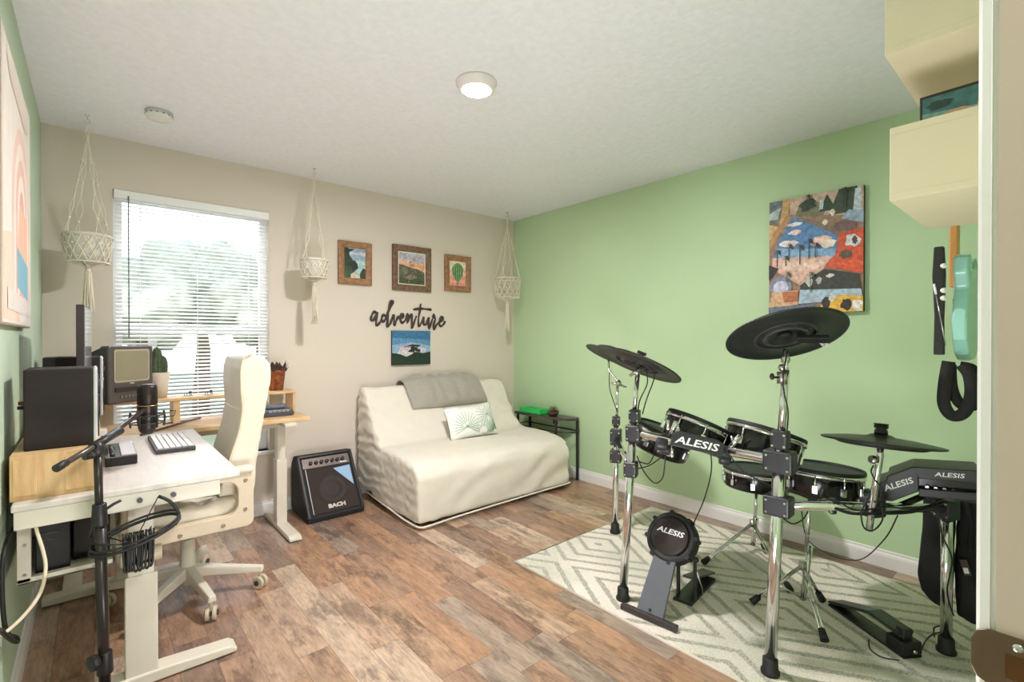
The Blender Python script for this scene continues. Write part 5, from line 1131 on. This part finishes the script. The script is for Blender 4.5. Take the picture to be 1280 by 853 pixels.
b = MB(); b.box((0, 0, 0), (1, 1, 1), Matrix.Translation(o_+R_*(1150-1155)*S_+V_*.03-Z_*.035) @ Matrix((R_*61*S_, V_*.12, Z_*.075)).transposed().to_4x4()); b.build('inner_panel', blackg, md)
b = MB()
for i in range(6): p = o_+R_*((1158+i*8-1155)*S_)+V_*.026+Z_*.0; b.cyl(p, p-V_*.012, .006, n=10)
b.build('jack_row', steel, md)
X = (R_*.86+Z_*.5).normalized(); text('ALESIS', .029, logo_w, o_+R_*((1130-1155)*S_)+Z_*(-(611-610)*S_)-V_*.0015, X, Z_, md, wide=1.2)
X = (R_*.995+Z_*.09).normalized(); text('ALESIS', .022, logo_w, o_+R_*((1178-1155)*S_)+Z_*(-(590.5-610)*S_)-V_*.0015, X, Z_, md, wide=1.3)
b = MB(); b.cyl(o_+V_*.08-Z_*.05+R_*.0, o_+V_*.06-Z_*.12-R_*.1, .012); b.build('bracket', black, md)
bg = thing('fabric_bag', 'black fabric gig bag hanging under the drum module behind the rack leg', 'bag', at(1180, 700, d=1.95))
o2 = at(1180, 700, d=1.97); S2 = 1.97/FPX; fab = mat('black_nylon', (20, 19, 20), .85, var=.2, bump=.3, bscale=200)
def p2(pts): return [((u-1180)*S2, -(v-700)*S2) for u, v in pts]
b = MB(); b.prism(p2([(1160, 625), (1192, 622), (1190, 690), (1188, 752), (1180, 764), (1168, 758), (1158, 746), (1155, 730), (1158, 690)]), -.05, o2, R_, Z_); soften(b.build('front_flap', fab, bg), .008, 6, lambda c, n: .004*noise.noise(c*12))
b = MB(); b.prism(p2([(1194, 622), (1216, 615), (1222, 640), (1220, 772), (1206, 775), (1192, 768), (1190, 700)]), -.05, o2+V_*.02, R_, Z_); soften(b.build('rear_flap', fab, bg), .008, 6, lambda c, n: .004*noise.noise(c*12))
b = MB(); b.tube(smooth_path([at(1208, 625, d=1.93), at(1214, 660, d=1.93), at(1212, 690, d=1.93)], 5), .008, 8); b.build('strap', fab, bg)
b = MB(); pa = at(1207, 710, d=1.925); Mx = Matrix.Translation(pa) @ Matrix((R_, -V_, Z_)).transposed().to_4x4() @ Matrix.Rotation(-.25, 4, 'Y'); b.box((-.011, 0, -.03), (.011, .002, .03), Mx); b.build('tag', mat('brown_tag', (70, 58, 52), .6), bg)
b = MB(); b.box((-.009, .002, -.022), (.006, .003, .0), Mx); b.build('tag_label', logo_w, bg)

# cables of the kit
CB = [
 ('thin black cable dropping from the tom pad rail to the kick pad', [at(888, 560, d=2.0), at(889, 590, d=2.0), at(880, 625, d=2.1), at(867, 655, d=2.25), at(862, 670, d=2.3)]),
 ('black cable sagging from the rack to the floor before the baseboard', [at(1002, 640, d=2.4), at(1010, 675, d=2.6), at(1040, 695, d=2.7), at(1075, 700, d=2.6), at(1105, 675, d=2.1), at(1122, 645, d=1.9)]),
 ('black cable loop hanging under the left rack clamp, the largest loop', [at(796, 570, d=2.3), at(805, 590, d=2.3), at(818, 604, d=2.3), at(828, 598, d=2.3), at(831, 580, d=2.3), at(832, 565, d=2.3)]),
 ('black cable loop under the left toms, middle of the three loops', [at(798, 586, d=2.32), at(812, 582, d=2.32), at(826, 572, d=2.32), at(828, 566, d=2.32)]),
 ('black cable loop under the left toms, smallest of the three loops', [at(798, 577, d=2.34), at(810, 580, d=2.34), at(816, 572, d=2.34), at(817, 566, d=2.34)]),
 ('black cable running down from the front left cymbal, the left strand', [at(808, 462, d=2.3), at(809, 480, d=2.3), at(800, 500, d=2.3), at(797, 516, d=2.3)]),
 ('black cable running down from the front left cymbal, the right strand', [at(816, 458, d=2.3), at(818, 472, d=2.3), at(808, 500, d=2.3), at(803, 518, d=2.3)]),
 ('black cable hanging beside the rear left cymbal post', [at(762, 462, d=3.06), at(762, 485, d=3.06), at(768, 505, d=3.06), at(772, 516, d=3.07)]),
 ('black cable clipped down the tallest front post from the crash cymbal', [at(984, 440, d=1.74), at(979, 470, d=1.735), at(980, 490, d=1.735), at(985, 515, d=1.735), at(983, 545, d=1.735)]),
 ('black cable looping down beside the hi-hat post', [at(1092, 582, d=1.78), at(1089, 590, d=1.78), at(1095, 602, d=1.78), at(1102, 610, d=1.78), at(1100, 625, d=1.78)]),
 ('black cable loop hanging from the rack clamp below the hi-hat post', [at(1088, 618, d=1.78), at(1077, 640, d=1.78), at(1080, 660, d=1.78), at(1092, 663, d=1.78), at(1103, 650, d=1.78), at(1102, 630, d=1.78)]),
 ('thick bundle of black cables strapped along the right rack rail', [at(985, 612, d=1.86), at(1010, 622, d=1.83), at(1040, 634, d=1.80), at(1065, 642, d=1.79), at(1100, 642, d=1.79), at(1140, 640, d=1.80), at(1180, 628, d=1.83)]),
 ('second black cable wavering along the right rack rail to the module', [at(905, 560, d=1.95), at(930, 590, d=1.93), at(965, 608, d=1.88), at(1000, 628, d=1.82), at(1040, 625, d=1.80), at(1070, 638, d=1.78), at(1110, 634, d=1.78), at(1150, 636, d=1.8), at(1200, 612, d=1.84)]),
 ('black cable curving down the rack leg under the module', [at(1172, 640, d=1.83), at(1178, 670, d=1.82), at(1190, 700, d=1.84), at(1184, 740, d=1.86), at(1192, 770, d=1.88)]),
 ('black cable on the rug between the hi-hat pedal and the rack foot', [at(1148, 820, z=.02), at(1158, 800, z=.02), at(1170, 792, z=.05), at(1185, 792, z=.06), at(1193, 802, z=.03), at(1180, 785, z=.08), at(1168, 785, z=.06), at(1168, 797, z=.03)]),
 ('black cable on the rug along the near side of the hi-hat pedal', [at(1086, 800, z=.02), at(1088, 812, z=.018), at(1103, 822, z=.018), at(1124, 826, z=.02)]),
 ('black cable loop under the lower clamp of the tallest front post', [at(975, 645, d=1.79), at(990, 655, d=1.8), at(1003, 650, d=1.85), at(1010, 640, d=1.88)]),
]
for lab, pts in CB: cable(lab, pts, .006 if 'thick' in lab else .0028)

# ------------------------------------------------------------------ wall boxes and guitar on the door wall
crm = mat('cream_laminate', (218, 204, 176), .5, var=.015)
def wallbox(label, x0, x1, y1, z0, z1):
    t = thing('wall_shelf', label, 'shelf', ((x0+x1)/2, YF, z0), 'cream box shelves on the door wall'); th_ = .018
    MB().box((x0, YF, z0), (x1, y1, z0+th_)).build('bottom_board', crm, t, bevel=.001)
    MB().box((x0, YF, z1-th_), (x1, y1, z1)).build('top_board', crm, t, bevel=.001)
    MB().box((x0, YF, z0+th_), (x0+th_, y1, z1-th_)).build('side_board', crm, t, bevel=.001); MB().box((x1-th_, YF, z0+th_), (x1, y1, z1-th_)).build('side_board', crm, t, bevel=.001)
    MB().box((x0+th_, YF, z0+th_), (x1-th_, YF+.006, z1-th_)).build('back_board', crm, t)
wallbox('cream box shelf, the lower of the two, with a framed picture on it', 1.50, 1.98, .303, 1.585, 1.765)
wallbox('cream box shelf, the upper of the two, near the ceiling', 1.45, 1.88, .303, 1.925, 2.16)
t = thing('shelf_picture', 'small framed picture leaning on the lower wall shelf', 'framed picture', (1.62, .2, 1.765), None)
M_ = Matrix.Translation((1.60, .262, 1.7655)) @ Matrix.Rotation(math.radians(-2), 4, 'Z')
MB().box((0, -.18, 0), (.015, 0, .092), M_).build('frame', mat('dark_frame', (48, 40, 36), .4), t, bevel=.002)
pr0 = M_@Vector((-.0008, -.006, .008)); flat('print', [(ink(70, 116, 120), full), (ink(120, 160, 156), [(0, .2), (1, .1), (1, .3), (0, .5)]), (ink(196, 160, 130), blob(.4, .3, .14, 61)), (ink(190, 170, 140), blob(.7, .35, .12, 62)), (ink(44, 70, 66), blob(.2, .7, .14, 63))], .168, .076, pr0, M_.to_3x3()@Vector((0, -1, 0)), (0, 0, 1), t)
# electric guitar, edge-on, hanging on the door wall
gt = thing('electric_guitar', 'teal guitar hanging edge-on below the wall shelf', 'guitar', (2.25, .23, 1.2))
teal = mat('seafoam_lacquer', (150, 204, 192), .25, var=.02)
pts = []
outl = [(-.10, 1.19), (-.14, 1.24), (-.15, 1.31), (-.12, 1.37), (-.10, 1.41), (-.13, 1.46), (-.12, 1.51), (-.06, 1.525), (-.03, 1.48), (.03, 1.48), (.07, 1.525), (.12, 1.50), (.125, 1.44), (.10, 1.39), (.13, 1.33), (.15, 1.26), (.12, 1.20), (.05, 1.172), (-.04, 1.170)]
b = MB(); b.prism([(2.25+x, z) for x, z in outl], .038, (0, .262, 0), (1, 0, 0), (0, 0, 1)); b.build('body', teal, gt, bevel=.008, seg=3)
b = MB(); b.prism([(2.25+x*.6, 1.36+(z-1.36)*.7) for x, z in outl], -.003, (0, .2625, 0), (1, 0, 0), (0, 0, 1)); b.build('pickguard', mat('white_guard', (226, 222, 210), .4), gt)
MB().box((2.222, .262, 1.42), (2.278, .284, 1.66)).build('neck', mat('maple_neck', (210, 150, 84), .4), gt, bevel=.004)
MB().box((2.215, .262, 1.66), (2.285, .278, 1.80)).build('headstock', mat('maple_neck', (210, 150, 84), .4), gt, bevel=.004)
for z in (1.30, 1.36): MB().box((2.21, .265, z), (2.29, .272, z+.018)).build('pickup', black, gt)
for z in (1.22, 1.26): MB().cyl((2.32, .265, z), (2.32, .28, z), .01).build('knob', chrome, gt)
b = MB(); b.cyl((2.25, YF, 1.68), (2.25, .27, 1.68), .008); b.box((2.215, .255, 1.672), (2.225, .295, 1.69)); b.box((2.275, .255, 1.672), (2.285, .295, 1.69)); tag(b.build('guitar_hanger', black), 'black wall hook holding the teal guitar', 'guitar hanger')
# black guitar behind and its strap
g2 = thing('hanging_instrument', 'slim black instrument hanging edge-on just left of the teal guitar', 'instrument', (2.1, .29, 1.2))
b = MB(); b.prism([(-.012, 1.19), (.014, 1.19), (.012, 1.32), (.018, 1.45), (.014, 1.545), (-.010, 1.545), (-.014, 1.45), (-.010, 1.30)], .03, (2.10, .292, 0), (0, 1, 0), (0, 0, 1)); b.build('body', blackm, g2, bevel=.003)
for z in (1.48, 1.40, 1.375): 
    b = MB(); b.lathe([(.006, 0), (.009, .006), (.006, .016), (0, .016)], (2.102, .278, z), (-1, .3, 0), 10); b.build('tuner', mat('ivory_knob', (226, 222, 206), .3), g2)
st2 = thing('guitar_strap', 'black guitar strap hanging in loops below the teal guitar', 'strap', (2.15, .25, 1.1))
def ribbon(P, w_, name):
    pp = smooth_path(P, 8); b = MB(); R0 = []
    for i, p in enumerate(pp):
        d = (pp[min(i+1, len(pp)-1)]-pp[max(i-1, 0)]).normalized(); vd = Vector((.98, .1, 0)); s_ = d.cross(vd).normalized()*w_/2; e_ = vd*.0015
        R0.append([b.v(p+s_+e_), b.v(p-s_+e_), b.v(p-s_-e_), b.v(p+s_-e_)])
    for A, B in zip(R0, R0[1:]):
        for k in range(4): b.f([A[k], A[(k+1) % 4], B[(k+1) % 4], B[k]], k % 2 == 0)
    b.f(R0[0]); b.f(R0[-1][::-1]); return b.build(name, fab, st2)
ribbon([at(1186, 452, x=2.1), at(1181, 480, x=2.1), at(1180, 505, x=2.1), at(1190, 520, x=2.1), at(1205, 516, x=2.1), at(1214, 495, x=2.1), at(1212, 470, x=2.1), at(1202, 456, x=2.1)], .034, 'loop')
ribbon([at(1188, 456, x=2.12), at(1190, 485, x=2.12), at(1200, 505, x=2.12), at(1216, 508, x=2.12), at(1226, 500, x=2.12)], .03, 'loop')
ribbon([at(1200, 456, x=2.14), at(1216, 460, x=2.14), at(1226, 474, x=2.14)], .022, 'loop')
b = MB(); a0, a1 = at(1182, 432, x=2.1), at(1170, 368, x=2.1); b.m(steel).cyl(a0, a1, .0018, n=6); b.m(logo_w).cyl(a1, a1+(a1-a0).normalized()*.035, .0035, n=8)
tag(b.build('thin_rod', None), 'thin rod with a white tip sticking out left of the hanging guitar', 'rod')
